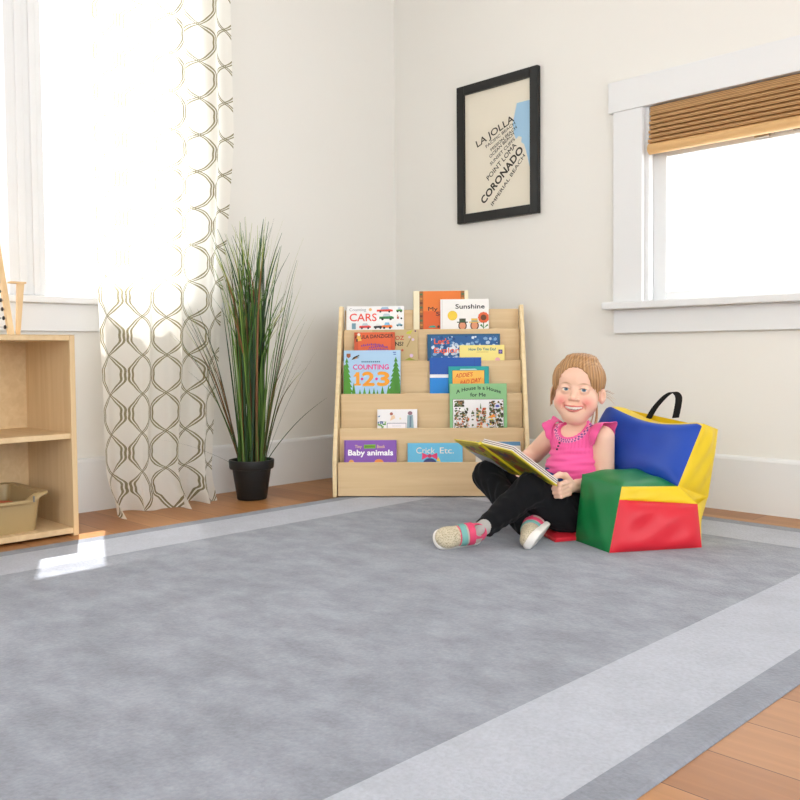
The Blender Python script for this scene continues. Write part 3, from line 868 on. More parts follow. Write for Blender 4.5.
# tan tub on the bottom board
tb = empty('storage_tub', (0.212, -2.016, 0.0262)); tag(tb, 'tan plastic tub with a rolled rim on the bottom shelf', 'tub')
tan = plain('tan_plastic', (176, 152, 108), 0.4, 0.4)
def tub():
    hw, hd, H, wl = 0.150, 0.135, 0.118, 0.003
    bm = bmesh.new()
    rings = []
    def ring(w, d, z, r=0.02, dip=0.0):
        pts = []
        for cx, cy, a0 in ((d - r, w - r, 0), (-d + r, w - r, 90), (-d + r, -w + r, 180), (d - r, -w + r, 270)):
            for k in range(5):
                a = math.radians(a0 + k * 22.5)
                pts.append((cx + r * math.cos(a), cy + r * math.sin(a)))
        out = []
        n = len(pts)
        # extra points along the front so that its rim can dip
        res = []
        for i in range(n):
            p, q = pts[i], pts[(i + 1) % n]
            res.append(p)
            if i % 5 == 4:
                for s_ in (.08, .14, .2, .35, .5, .65, .8, .86, .92): res.append((p[0] + (q[0] - p[0]) * s_, p[1] + (q[1] - p[1]) * s_))
        for x, y in res:
            f = min(max((abs(y) - (w - 0.052)) / 0.03, 0), 1)
            zz = z - dip * (1 - f * f * (3 - 2 * f)) if x > d - 0.004 else z
            out.append(bm.verts.new((x, y, zz)))
        return out
    DP = 0.020
    spec = [(hw - .024, hd - .012, 0.0, 0.018, 0), (hw - .022, hd - .010, 0.004, 0.02, 0), (hw - .010, hd - .004, H - .016, 0.022, DP), (hw - .009, hd - .003, H - .012, 0.022, DP), (hw + .010, hd + .010, H - .010, 0.03, DP),
            (hw + .014, hd + .013, H - .006, 0.032, DP), (hw + .013, hd + .012, H, 0.032, DP), (hw + .006, hd + .006, H + .002, 0.028, DP), (hw - .012, hd - .006, H - .002, 0.02, DP), (hw - .014, hd - .008, H - .02, 0.02, DP * .8), (hw - .026, hd - .014, 0.004, 0.016, 0)]
    for q in spec: rings.append(ring(*q))
    n = len(rings[0])
    for a, b_ in zip(rings[:-1], rings[1:]):
        for i in range(n): bm.faces.new((a[i], a[(i + 1) % n], b_[(i + 1) % n], b_[i]))
    bm.faces.new(rings[0][::-1]); bm.faces.new(rings[-1])
    me = bpy.data.meshes.new('tub_body'); bm.to_mesh(me); bm.free(); me.materials.append(tan)
    o = bpy.data.objects.new('tub_body', me); link(o, tb); set_angle(o, 0.9)
tub()
hb = MB().tube([(0.160, 0.104, 0.094), (0.160, 0.104, 0.112)], 0.003, 8)
hb.build('rim_clip', plain('clip_grey', (110, 108, 104), 0.4), tb)
bl = empty('wooden_block', (0.20, -1.995, 0.0312), 0.5); tag(bl, 'reddish orange wooden block lying inside the tan tub', 'toy block')
MB().box((-0.07, -0.05, 0), (0.07, 0.05, 0.078), 0.006).build('block', plain('block_red', (196, 84, 48), 0.5), bl)

# bead frame leaning back on its easel legs on top of the shelf
ab = empty('bead_frame', (0.30, -1.955, SZ + 0.0006)); tag(ab, 'wooden bead frame with blue and black beads standing on the shelf top', 'abacus')
pine = wood('bead_frame_wood', (216, 180, 132), (232, 202, 158), (30, 30, 4), 0.5)
BH = 0.30
def slope(z): return 0.052 - 0.100 * z / BH                      # front face leans back as it rises
def post(y0, y1):
    b = MB()
    b.prism([(slope(0) - 0.009, 0), (slope(0) + 0.009, 0), (slope(BH) + 0.009, BH), (slope(BH) - 0.009, BH)], y0, y1, 1)
    return b
def tilted(dy): return [0, dy]
for y in (-0.012, -0.30):
    o = post(y, y + 0.015).build('post', pine, ab)
MB().box((slope(BH) - 0.009, -0.30, BH - 0.02), (slope(BH) + 0.009, -0.012, BH - 0.004), 0.002).build('cross_bar', pine, ab)
for y, sg in ((-0.012, 1), (-0.300, -1)):
    b = MB()
    b.prism([(y + sg * 0.034, 0.0), (y + sg * 0.044, 0.0), (y + sg * 0.060, 0.158), (y + sg * 0.040, 0.158)][::sg], 0.018, 0.030, 0)
    b.box((0.012, y + min(sg * 0.016, sg * 0.064), 0.154), (0.036, y + max(sg * 0.016, sg * 0.064), 0.160), 0.001)
    b.build('easel_leg', pine, ab)
bead_b = plain('bead_black', (28, 28, 32), 0.35, 0.5); bead_u = plain('bead_blue', (30, 110, 190), 0.35, 0.5)
wire = plain('wire', (170, 170, 172), 0.3, 0.5, 0.8)
for i in range(9):
    z = 0.022 + i * 0.027
    MB().tube([(slope(z), -0.290, z), (slope(z), -0.010, z)], 0.0012, 6).build('wire', wire, ab)
    for j, (yy, mm) in enumerate(((-0.0185, bead_b), (-0.034, bead_u if i in (3, 6) else bead_b))):
        if j == 1 and i not in (3, 6, 1): continue
        set_angle(MB().ball((slope(z), yy, z), 0.0066, 8, sc=(1, 1, 1) if j else (1, .6, 1)).build('bead', mm, ab), 3)
    for j in range(4):
        set_angle(MB().ball((slope(z), -0.11 - 0.0142 * j, z), 0.0068, 8).build('bead', bead_u if i % 2 else bead_b, ab), 3)

# ------------------------------------------------------------------ curtain
def curtain_mat():
    m = bpy.data.materials.new('trellis_linen'); m.use_nodes = True
    t = m.node_tree; t.nodes.clear()
    N = t.nodes.new; Lk = t.links.new
    def mth(op, a, b_=None, c_=None):
        n = N("ShaderNodeMath"); n.operation = op
        for i, x in enumerate((a, b_, c_)):
            if x is None: continue
            if isinstance(x, (int, float)): n.inputs[i].default_value = x
            else: Lk(x, n.inputs[i])
        return n.outputs[0]
    uv = N("ShaderNodeUVMap"); uv.uv_map = 'cloth'
    sp = N("ShaderNodeSeparateXYZ"); Lk(uv.outputs[0], sp.inputs[0])
    U, V = sp.outputs[0], sp.outputs[1]
    P, Q, A = 0.182, 0.280, 0.077
    s1 = mth('SINE', mth('MULTIPLY', V, 2 * PI / Q))
    s3 = mth('SINE', mth('MULTIPLY', V, 6 * PI / Q))
    sq = mth('ADD', mth('MULTIPLY', s1, 1.06), mth('ADD', mth('MULTIPLY', s3, 0.07), mth('MULTIPLY', mth('SINE', mth('MULTIPLY', V, 14 * PI / Q)), 0.03)))
    w = mth('MULTIPLY', sq, A)
    line = None
    for sg in (1, -1):
        d = mth('ADD', U, mth('MULTIPLY', w, sg))
        f = mth('ABSOLUTE', mth('SUBTRACT', mth('FRACT', mth('DIVIDE', d, P)), 0.5))       # 0 on the line
        f = mth('MULTIPLY', f, P)
        g = mth('LESS_THAN', mth('ABSOLUTE', mth('SUBTRACT', f, 0.0084)), 0.0050)
        line = g if line is None else mth('MAXIMUM', line, g)
    nz = N("ShaderNodeTexNoise"); nz.inputs["Scale"].default_value = 260; Lk(uv.outputs[0], nz.inputs["Vector"])
    line = mth('MULTIPLY', line, mth('ADD', mth('MULTIPLY', nz.outputs["Fac"], 0.5), 0.68))
    mx = N("ShaderNodeMixRGB"); mx.inputs[1].default_value = (*lin((250, 247, 240)), 1); mx.inputs[2].default_value = (*lin((134, 124, 84)), 1)
    Lk(line, mx.inputs[0])
    df = N("ShaderNodeBsdfDiffuse"); tl = N("ShaderNodeBsdfTranslucent"); ms = N("ShaderNodeMixShader"); ms.inputs[0].default_value = 0.60
    Lk(mx.outputs[0], df.inputs["Color"]); Lk(mx.outputs[0], tl.inputs["Color"])
    Lk(df.outputs[0], ms.inputs[1]); Lk(tl.outputs[0], ms.inputs[2])
    tp = N("ShaderNodeBsdfTransparent"); m2 = N("ShaderNodeMixShader"); m2.inputs[0].default_value = 0.10
    Lk(ms.outputs[0], m2.inputs[1]); Lk(tp.outputs[0], m2.inputs[2])
    o = N("ShaderNodeOutputMaterial"); Lk(m2.outputs[0], o.inputs["Surface"])
    wv = N("ShaderNodeTexNoise"); wv.inputs["Scale"].default_value = 700; Lk(uv.outputs[0], wv.inputs["Vector"])
    bp = N("ShaderNodeBump"); bp.inputs["Strength"].default_value = 0.15; bp.inputs["Distance"].default_value = 0.001
    Lk(wv.outputs["Fac"], bp.inputs["Height"]); Lk(bp.outputs["Normal"], df.inputs["Normal"])
    return m
def curtain():
    nu, nv = 260, 240
    H = 2.16; CL = 0.86
    vs = np.zeros((nv + 1, nu + 1, 3)); uvs = np.zeros((nv + 1, nu + 1, 2))
    for j in range(nv + 1):
        s = j / nv
        z = 0.0035 + (H - 0.0035) * s ** 1.25
        top = min(max((z - 0.0) / 1.3, 0), 1)
        yl = -1.578 + 0.012 * min(z / 0.45, 1) - 0.012 * top
        yr = -1.135 + 0.055 * min(z / 0.5, 1) + 0.100 * max(0, min((z - 0.4) / 1.0, 1))
        low = max(0, 1 - z / 0.16)
        for i in range(nu + 1):
            q = i / nu
            ph = 2 * PI * 3.6 * (q + 0.030 * math.sin(7 * q + 2.0)) + 0.5 * math.sin(z * 2.3 + 5 * q) + 0.25
            amp = 0.021 * (0.75 + 0.35 * math.sin(9 * q + 1.1)) * (1 + 0.4 * low)
            x = 0.095 + 0.040 * (1 - min(z / 0.9, 1)) + amp * (1 + 0.5 * low) * math.sin(ph) + 0.006 * math.sin(2.3 * ph + z * 3)
            y = yl + (yr - yl) * q + 0.011 * math.cos(ph) * (1 + .3 * low)
            kick = low ** 2
            x += kick * (0.056 + 0.030 * math.sin(ph * 0.5 + 1.3) + 0.012 * math.sin(31 * q))
            y += kick * 0.010 * math.sin(ph * 1.5)
            zz = z + 0.016 * low * (1 + math.sin(ph + 2.6)) * min(1, z / 0.03)
            x = max(x, 0.052)
            vs[j, i] = (x, y, zz); uvs[j, i] = (q * CL, z)
    idx = np.arange((nv + 1) * (nu + 1)).reshape(nv + 1, nu + 1)
    F = np.stack([idx[:-1, :-1], idx[:-1, 1:], idx[1:, 1:], idx[1:, :-1]], -1).reshape(-1, 4)
    c = np.array([0.14, -1.34, 0.0])
    o = raw_mesh('curtain', vs.reshape(-1, 3) - c, F, curtain_mat(), None, True)
    o.location = c
    ul = o.data.uv_layers.new(name='cloth')
    vi = np.zeros(len(o.data.loops), dtype=np.int32); o.data.loops.foreach_get('vertex_index', vi)
    ul.data.foreach_set('uv', uvs.reshape(-1, 2)[vi].astype(np.float32).ravel())
    return tag(o, 'long white curtain with an olive trellis pattern hanging beside the left window', 'curtain')
curtain()

# ------------------------------------------------------------------ tall grass plant in a black pot
PC = (0.222, -1.012)
pl_ = empty('potted_grass', (PC[0], PC[1], 0.0), STAGE_RZ); tag(pl_, 'tall green grass plant in a black plastic pot on the wood floor', 'plant')
potm = plain('pot_black', (26, 27, 28), 0.45, 0.35)
b = MB().lathe([(0.001, 0.001), (0.054, 0.001), (0.057, 0.004), (0.074, 0.118), (0.083, 0.120), (0.085, 0.124), (0.087, 0.150), (0.086, 0.154), (0.079, 0.154), (0.077, 0.150), (0.073, 0.120), (0.001, 0.118)], 48)
set_angle(b.build('pot', potm, pl_), 0.7)
b = MB().lathe([(0.0725, 0.119), (0.071, 0.132), (0.045, 0.137), (0.001, 0.139)], 32)
set_angle(b.build('soil', plain('moss_soil', (52, 50, 34), 0.95, 0.1, bump=0.5, bscale=150), pl_), 1)
def grass():
    g = random.Random(21)
    V = []; F = []; Cc = []
    def blade(base, ang, lean, h, curl, w, col, curl_dir=None):
        n = 12
        dx, dy = math.cos(ang), math.sin(ang)
        cd = curl_dir if curl_dir is not None else ang
        cx, cy = math.cos(cd), math.sin(cd)
        b0 = len(V)
        wd = g.uniform(0, PI); wx, wy = math.cos(wd), math.sin(wd)
        for i in range(n + 1):
            s = i / n
            r = lean * s ** 1.25
            k = curl * max(0, s - 0.55) ** 2 / 0.2
            x = base[0] + dx * r + cx * k; y = base[1] + dy * r + cy * k
            z = 0.125 + h * (s - 0.35 * (curl / max(h, .1)) * max(0, s - 0.6) ** 2 * 4)
            y = min(y, 0.115) if dx < 2 else y
            ww = w * (1 - 0.85 * s ** 3.5)
            for q in (-1, 0, 1):
                V.append((x + wx * ww * q, y + wy * ww * q, z + (0.0 if q else 0.0)))
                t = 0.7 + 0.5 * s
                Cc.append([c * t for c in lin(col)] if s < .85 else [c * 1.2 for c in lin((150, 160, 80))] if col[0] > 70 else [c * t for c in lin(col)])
            V[-2] = (V[-2][0] + wy * ww * .5, V[-2][1] - wx * ww * .5, V[-2][2])
        for i in range(n):
            a = b0 + i * 3
            F.extend([(a, a + 1, a + 4, a + 3), (a + 1, a + 2, a + 5, a + 4)])
    greens = [(62, 96, 40), (46, 80, 36), (84, 118, 46), (38, 66, 34), (104, 134, 58), (70, 104, 40)]
    browns = [(104, 84, 48), (122, 80, 46)]
    for k in range(150):                         # the dense upright bunch
        a = g.uniform(0, 2 * PI); rb = 0.052 * math.sqrt(g.random())
        col = g.choice(greens) if g.random() < .88 else g.choice(browns)
        h = g.uniform(0.58, 0.92) if g.random() < .7 else g.uniform(.84, .97)
        a2 = g.uniform(-.9, .9) if g.random() < .5 else PI + g.uniform(-.2, 1.1)
        lean = g.uniform(0.0, 0.06)
        blade((rb * math.cos(a), rb * math.sin(a)), a2, lean, h, g.choice((0.0, 0.03, 0.06, 0.09)), g.uniform(0.0026, 0.0046), col)
    for k in range(16):                          # looser outer blades
        a2 = g.uniform(-.8, .5) if g.random() < .5 else PI + g.uniform(.1, 1.0)
        rb = 0.05
        blade((rb * math.cos(a2), rb * math.sin(a2) * .6), a2, g.uniform(.09, .19), g.uniform(.35, .70), g.uniform(0, .06), g.uniform(.0014, .0026), g.choice(greens + browns))
    for k in range(9):                           # the leaning spray on the right
        blade((0.045, g.uniform(-.02, .02)), g.uniform(-.25, .2), g.uniform(.10, .16), g.uniform(.62, .92), g.uniform(-.02, .05), g.uniform(.002, .0034), g.choice(greens[:4] + browns))
    blade((0.05, 0.0), 0.0, 0.225, 0.27, 0.02, .0022, greens[1]); blade((0.05, 0.01), 0.1, .19, .44, .01, .0020, greens[3]); blade((0.045, -0.01), 0.05, .13, .40, .02, .0022, greens[1])
    blade((-0.05, -0.03), PI + .8, 0.36, 0.16, 0.05, .0022, greens[1])
    for k in range(8): blade((-0.045, g.uniform(-.02, .02)), PI + g.uniform(.3, .95), g.uniform(.14, .23), g.uniform(.45, .74), g.uniform(.0, .06), .0020, g.choice(greens + browns))
    V2 = np.array(V)
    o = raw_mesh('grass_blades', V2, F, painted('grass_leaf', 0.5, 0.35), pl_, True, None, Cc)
    o['kind'] = 'stuff'
grass()
# ------------------------------------------------------------------ soft colour-block child's armchair
CU, CV = 0.70, 2.66
chair = stage_root('soft_armchair', CU, CV, RT)
tag(chair, 'soft child armchair with blue back, green arm top and red side panels', 'chair')
vin = {}
for n_, c_ in (('blue', (30, 72, 172)), ('green', (12, 116, 60)), ('yellow', (230, 198, 34)), ('red', (212, 38, 54))):
    vin[n_] = plain('vinyl_' + n_, c_, 0.42, 0.35, bump=0.05, bscale=60)

def panel(name, mat, quad, centre, puff=0.02, n=22, wr=0.003, seed=0, pull=0.010, label=None):
    """one sewn panel: a quad of stage points, puffed outwards from the cushion's centre, sewn down along its edges"""
    q = [np.array(p, float) for p in quad]
    nrm = np.cross(q[1] - q[0], q[3] - q[0]); nrm /= np.linalg.norm(nrm)
    mid = sum(q) / 4
    if nrm @ (mid - np.array(centre)) < 0: nrm = -nrm
    ph = np.random.default_rng(seed).uniform(0, 6, 6)
    V = []
    for j in range(n + 1):
        t = j / n
        for i in range(n + 1):
            s = i / n
            p = q[0] * (1 - s) * (1 - t) + q[1] * s * (1 - t) + q[2] * s * t + q[3] * (1 - s) * t
            e = (1 - (2 * s - 1) ** 4) * (1 - (2 * t - 1) ** 4)
            edge = min(s, 1 - s, t, 1 - t)
            w = wr * e * (math.sin(7 * s + 3 * t + ph[0]) * math.sin(4 * t - 2 * s + ph[1]) + 0.6 * math.sin(13 * s - 8 * t + ph[2])) 
            p = p + nrm * (puff * e ** 0.8 + w)
            V.append(p - np.array([CU, CV, 0]))
    F = [(j * (n + 1) + i, j * (n + 1) + i + 1, (j + 1) * (n + 1) + i + 1, (j + 1) * (n + 1) + i) for j in range(n) for i in range(n)]
    c = sum(V) / len(V)
    a, b_, d = V[0], V[n], V[-1]
    fn = np.cross(V[F[0][1]] - V[F[0][0]], V[F[0][3]] - V[F[0][0]])
    if fn @ nrm < 0: F = [f[::-1] for f in F]
    o = raw_mesh(name, V, F, mat, chair, True)
    if label: o['label'] = label
    return o

# key corners (stage metres): near arm, outer face towards the viewer
A0 = (0.574, 2.398, 0.000); A1 = (0.512, 2.561, 0.000)          # front foot, outer and inner
A2 = (0.617, 2.433, 0.178); A3 = (0.539, 2.591, 0.192)      # front top
A4 = (0.794, 2.497, 0.168); A5 = (0.729, 2.704, 0.190)      # where the arm top meets the back
A6 = (0.849, 2.492, 0.117); A7 = (0.849, 2.455, 0.0)        # outer rear
Y0 = tuple(np.array(A0) + (np.array(A2) - np.array(A0)) * 0.80)                # lower edge of the yellow strip at the front
B0 = (0.884, 2.551, 0.343); B1 = (0.957, 2.632, 0.318); B2 = (0.921, 2.610, 0.118)
K0 = (0.680, 2.886, 0.379); K1 = (0.754, 2.975, 0.361)      # far top corner of the back
K2 = (0.601, 2.940, 0.182)                                   # far foot of the back's front face
K3 = (0.734, 2.999, 0.000); B3 = (0.872, 2.600, 0.0)
arm_c = (0.680, 2.561, 0.093); back_c = (0.818, 2.788, 0.201)
panel('arm_front', vin['green'], (A0, A1, A3, A2), arm_c, 0.012, seed=1)
panel('arm_top', vin['green'], (A2, A3, A5, A4), arm_c, 0.016, seed=2)
panel('arm_side', vin['red'], (A0, A7, A6, Y0), arm_c, 0.022, seed=3, wr=0.004)
panel('arm_strip', vin['yellow'], (Y0, A6, A4, A2), arm_c, 0.006, seed=4, wr=0.001)
panel('arm_inside', vin['green'], (A1, (0.709, 2.709, 0.000), A5, A3), arm_c, 0.012, seed=5)
# back cushion
def backrest_front():
    n = 34
    q = [np.array(p) for p in (A4, K2, K0, B0)]
    nrm = np.cross(q[1] - q[0], q[3] - q[0]); nrm /= np.linalg.norm(nrm)
    if nrm @ (sum(q) / 4 - np.array(back_c)) < 0: nrm = -nrm
    return q, nrm, n
q, nrm, n = backrest_front()
def back_pt(s, t, e_on=1.0):
    p = q[0] * (1 - s) * (1 - t) + q[1] * s * (1 - t) + q[2] * s * t + q[3] * (1 - s) * t
    p = p + np.array([0, 0, -0.028]) * (math.sin(PI * s) ** 1.2) * t ** 3 - np.array([0, 0, 0.012]) * max(abs(2 * s - 1) - 0.86, 0) ** 2 / 0.02 * t ** 6          # top seam sags between the ears
    e = (1 - (2 * s - 1) ** 4) * (1 - (2 * t - 1) ** 4)
    w = 0.003 * e * (math.sin(6 * s + 4 * t) + math.sin(9 * t - 5 * s + 1)) + 0.004 * e * math.sin(16 * s) * t ** 3
    return p + nrm * (0.030 * e ** 0.8 + w) * e_on
V = [back_pt(i / n, j / n) - np.array([CU, CV, 0]) for j in range(n + 1) for i in range(n + 1)]
F = [(j * (n + 1) + i, j * (n + 1) + i + 1, (j + 1) * (n + 1) + i + 1, (j + 1) * (n + 1) + i) for j in range(n) for i in range(n)]
fn = np.cross(V[F[0][1]] - V[F[0][0]], V[F[0][3]] - V[F[0][0]])
if fn @ nrm < 0: F = [f[::-1] for f in F]
raw_mesh('backrest', V, F, vin['blue'], chair, True)
# yellow gusset over the top of the back
V = []; m_ = 8
for j in range(m_ + 1):
    t = j / m_
    for i in range(n + 1):
        s = i / n
        p0 = back_pt(s, 1.0); p1 = np.array(B1) * (1 - s) + np.array(K1) * s + np.array([0, 0, -0.022]) * math.sin(PI * s)
        p = p0 * (1 - t) + p1 * t + np.array([0, 0, 0.014]) * math.sin(PI * t) * (0.35 + 0.65 * abs(2 * s - 1)) * min(1, 8 * s, 8 * (1 - s))
        V.append(p - np.array([CU, CV, 0]))
F = [(j * (n + 1) + i, j * (n + 1) + i + 1, (j + 1) * (n + 1) + i + 1, (j + 1) * (n + 1) + i) for j in range(m_) for i in range(n)]
fn = np.cross(V[F[0][1]] - V[F[0][0]], V[F[0][3]] - V[F[0][0]])
if fn[2] < 0: F = [f[::-1] for f in F]
raw_mesh('top_gusset', V, F, vin['yellow'], chair, True)
side_c = (0.788, 2.679, 0.201)
panel('side_gusset', vin['yellow'], (A4, B2, B1, B0), side_c, 0.012, seed=8, wr=0.004)
panel('side_gusset', vin['yellow'], (A6, (0.872, 2.560, 0.080), B2, A4), side_c, 0.004, seed=9, wr=0.001)
panel('back_panel', vin['yellow'], (A7, B3, B2, A6), (0.690, 2.561, 0.103), 0.004, seed=10, wr=0.001)
panel('back_panel', vin['yellow'], (B3, K3, K1, B1), (0.690, 2.561, 0.103), 0.010, seed=11)
# far arm and seat cushion, mostly behind the child
FA = np.array([-0.150, 0.330, 0.0])
def sh_(p, k=1.0, dz=0): return tuple(np.array(p) + FA * k + np.array([0, 0, dz]))
fa = [tuple(np.array(p) + np.array(o_)) for p, o_ in ((A0, (-.04, .38, 0)), (A1, (-.04, .35, 0)), (A2, (-.02, .38, -.03)), (A3, (-.02, .35, -.03)))]
far_c = (0.611, 2.935, 0.083)
FB0 = (0.655, 2.901, 0.157); FB1 = (0.645, 3.044, 0.157); FC0 = (0.655, 2.901, 0.000); FC1 = (0.645, 3.044, 0.000)
panel('arm_front', vin['green'], (fa[0], fa[1], fa[3], fa[2]), far_c, 0.010, seed=12)
panel('arm_top', vin['green'], (fa[2], fa[3], FB1, FB0), far_c, 0.012, seed=13)
panel('arm_side', vin['red'], (fa[1], FC1, FB1, fa[3]), far_c, 0.012, seed=14)
panel('arm_inside', vin['green'], (fa[0], FC0, FB0, fa[2]), far_c, 0.010, seed=15)
seat_c = (0.611, 2.738, 0.024)
s0, s1, s2, s3 = (0.448, 2.536, 0.000), (0.788, 2.659, 0.000), (0.690, 2.916, 0.000), (0.394, 2.817, 0.000)
t0, t1, t2, t3 = [(p[0] + .006, p[1], 0.012) for p in (s0, s1, s2, s3)]
panel('seat', vin['red'], (t0, t1, t2, t3), (0.591, 2.738, 0.000), 0.006, seed=16, wr=0.001)
panel('seat_front', vin['red'], (s0, s3, t3, t0), seat_c, 0.004, seed=17, wr=0.0)
panel('seat_side', vin['red'], (s0, s1, t1, t0), seat_c, 0.004, seed=18, wr=0.0)
# carrying strap
b = MB()
S_ = [(0.796, 2.807, 0.337), (0.814, 2.795, 0.374), (0.837, 2.780, 0.406), (0.855, 2.770, 0.422), (0.869, 2.761, 0.423), (0.877, 2.755, 0.410), (0.875, 2.753, 0.384), (0.867, 2.753, 0.344)]
pts = []
for i in range(len(S_) - 1):
    for k in range(6):
        t = k / 6
        p = [np.array(S_[min(max(i + d, 0), len(S_) - 1)]) for d in (-1, 0, 1, 2)]
        pts.append(0.5 * ((2 * p[1]) + (-p[0] + p[2]) * t + (2 * p[0] - 5 * p[1] + 4 * p[2] - p[3]) * t * t + (-p[0] + 3 * p[1] - 3 * p[2] + p[3]) * t ** 3))
pts.append(np.array(S_[-1]))
wdir = np.array([0.80, -0.35, 0.10]) * 0.012
vs = []; fs = []
for i, p in enumerate(pts):
    d = pts[min(i + 1, len(pts) - 1)] - pts[max(i - 1, 0)]; d /= np.linalg.norm(d)
    nn = np.cross(d, wdir); nn = nn / np.linalg.norm(nn) * 0.0014
    for sgn, o_ in ((1, 1), (-1, 1), (-1, -1), (1, -1)): vs.append(p + wdir * sgn + nn * o_ - np.array([CU, CV, 0]))
for i in range(len(pts) - 1):
    for k in range(4): fs.append((i * 4 + k, i * 4 + (k + 1) % 4, (i + 1) * 4 + (k + 1) % 4, (i + 1) * 4 + k))
fs += [(0, 3, 2, 1), tuple(len(pts) * 4 - 4 + k for k in range(4))]
st = raw_mesh('handle', vs, fs, plain('webbing_black', (18, 18, 20), 0.7, 0.2, bump=0.3, bscale=400), chair)
st['label'] = 'black webbing carry strap'
# ------------------------------------------------------------------ child reading on the soft chair
GU, GV = 0.545, 2.76
girl = stage_root('person', GU, GV, 0.0)
tag(girl, 'smiling small child in pink top and black leggings sitting with an open book', 'person')
ORG_ = (GU, GV, 0.0)
SKIN = lin((240, 196, 172)); BLUSH = lin((228, 128, 122)); LIP = lin((212, 112, 108)); BROW = lin((176, 132, 96)); NAIL = lin((238, 178, 160))
def N3(v): v = np.array(v, float); return v / np.linalg.norm(v)
# body points (stage metres)
SHL = np.array((0.634, 2.735, 0.292)); SHR = np.array((0.508, 2.880, 0.290))
ELL = np.array((0.640, 2.742, 0.148)); WRL = np.array((0.536, 2.640, 0.154))
ELR = np.array((0.452, 2.955, 0.215)); WRR = np.array((0.385, 2.905, 0.190))
NB = np.array((0.570, 2.812, 0.318)); CH = np.array((0.570, 2.812, 0.240)); BE = np.array((0.552, 2.796, 0.172)); PE = np.array((0.560, 2.805, 0.098))
HPL = np.array((0.560, 2.715, 0.060)); KNL = np.array((0.383, 2.575, 0.154)); ANL = np.array((0.246, 2.515, 0.058))
HPR = np.array((0.520, 2.870, 0.082)); KNR = np.array((0.280, 2.785, 0.166)); ANR = np.array((0.362, 2.562, 0.050))
lat = N3(SHL - SHR); fwd = N3(np.cross(lat, (0, 0, 1))) ; fwd = -fwd if fwd[1] > 0 else fwd
upv = np.array((0, 0, 1.0))
TR = np.array([lat, fwd, upv])
# head frame
yaw = math.radians(20); rollh = math.radians(4)
hx = np.array((math.cos(yaw), -math.sin(yaw), 0)); hy = np.array((-math.sin(yaw), -math.cos(yaw), 0)); hz = np.array((0, 0, 1.0))
hx2 = hx * math.cos(rollh) - hz * math.sin(rollh); hz2 = hz * math.cos(rollh) + hx * math.sin(rollh)
HR = np.array([hx2, hy, hz2]); HC = np.array((0.566, 2.782, 0.444))
def h(p): return HC + HR.T @ np.array(p, float)
def hdir(p): return HR.T @ np.array(p, float)

def smile(k, y0=0.0, z0=0.0):          # k in -1..1 along the mouth
    return (0.0285 * k, 0.0795 - 0.019 * k * k + y0, -0.0600 + 0.0050 * k * k + z0)

def hand_left(f):
    palm = np.array((0.4964, 2.5924, 0.1597))
    f.cap(WRL, palm, 0.0185, 0.019, 0.008)
    f.ell(palm, (0.022, 0.013, 0.025), np.array([N3((0.8, 0.6, 0)), N3((-0.6, 0.8, 0)), upv]), 0.008)
    for i, (z, r, x) in enumerate(((0.1670, 0.0076, 0.006), (0.1545, 0.0078, .004), (0.1425, 0.0074, .006), (0.1320, 0.0066, .010))):
        k0 = np.array((0.4836 + x, 2.575, z + 0.0085)); k1 = np.array((0.4582 + x, 2.5425, z + .0065)); k2 = np.array((0.4454 + x, 2.557, z + .0045)); k3 = np.array((0.4582 + x, 2.577, z + .0045))
        f.chain([k0 + np.array((.006, .006, 0)), k0, k1, k2, k3], [r * 1.05, r * 1.08, r, r * .92, r * .85], 0.003)
    f.chain([palm + np.array((.004, -.004, .016)), (0.4856, 2.5728, 0.1940), (0.4640, 2.5483, 0.2013), (0.4464, 2.5356, 0.1964)], [0.012, 0.0100, 0.0088, 0.0072], 0.005)
def hand_right(f):
    palm = np.array((0.352, 2.893, 0.180))
    f.cap(WRR, palm, 0.0185, 0.018, 0.008)
    f.ell(palm, (0.024, 0.013, 0.022), np.array([N3((-0.9, -0.4, -.1)), N3((-0.4, 0.9, 0)), upv]), 0.008)
    for i, (z, r) in enumerate(((0.194, 0.0080), (0.181, 0.0082), (0.168, 0.0078), (0.157, 0.0068))):
        f.chain([(0.342, 2.892, z), (0.318, 2.880, z - .006), (0.306, 2.886, z - .016), (0.318, 2.896, z - .020)], [r * 1.08, r, r * .92, r * .85], 0.003)
    f.chain([(0.350, 2.885, 0.196), (0.332, 2.868, 0.206), (0.314, 2.860, 0.200)], [0.0110, 0.0092, 0.0074], 0.005)
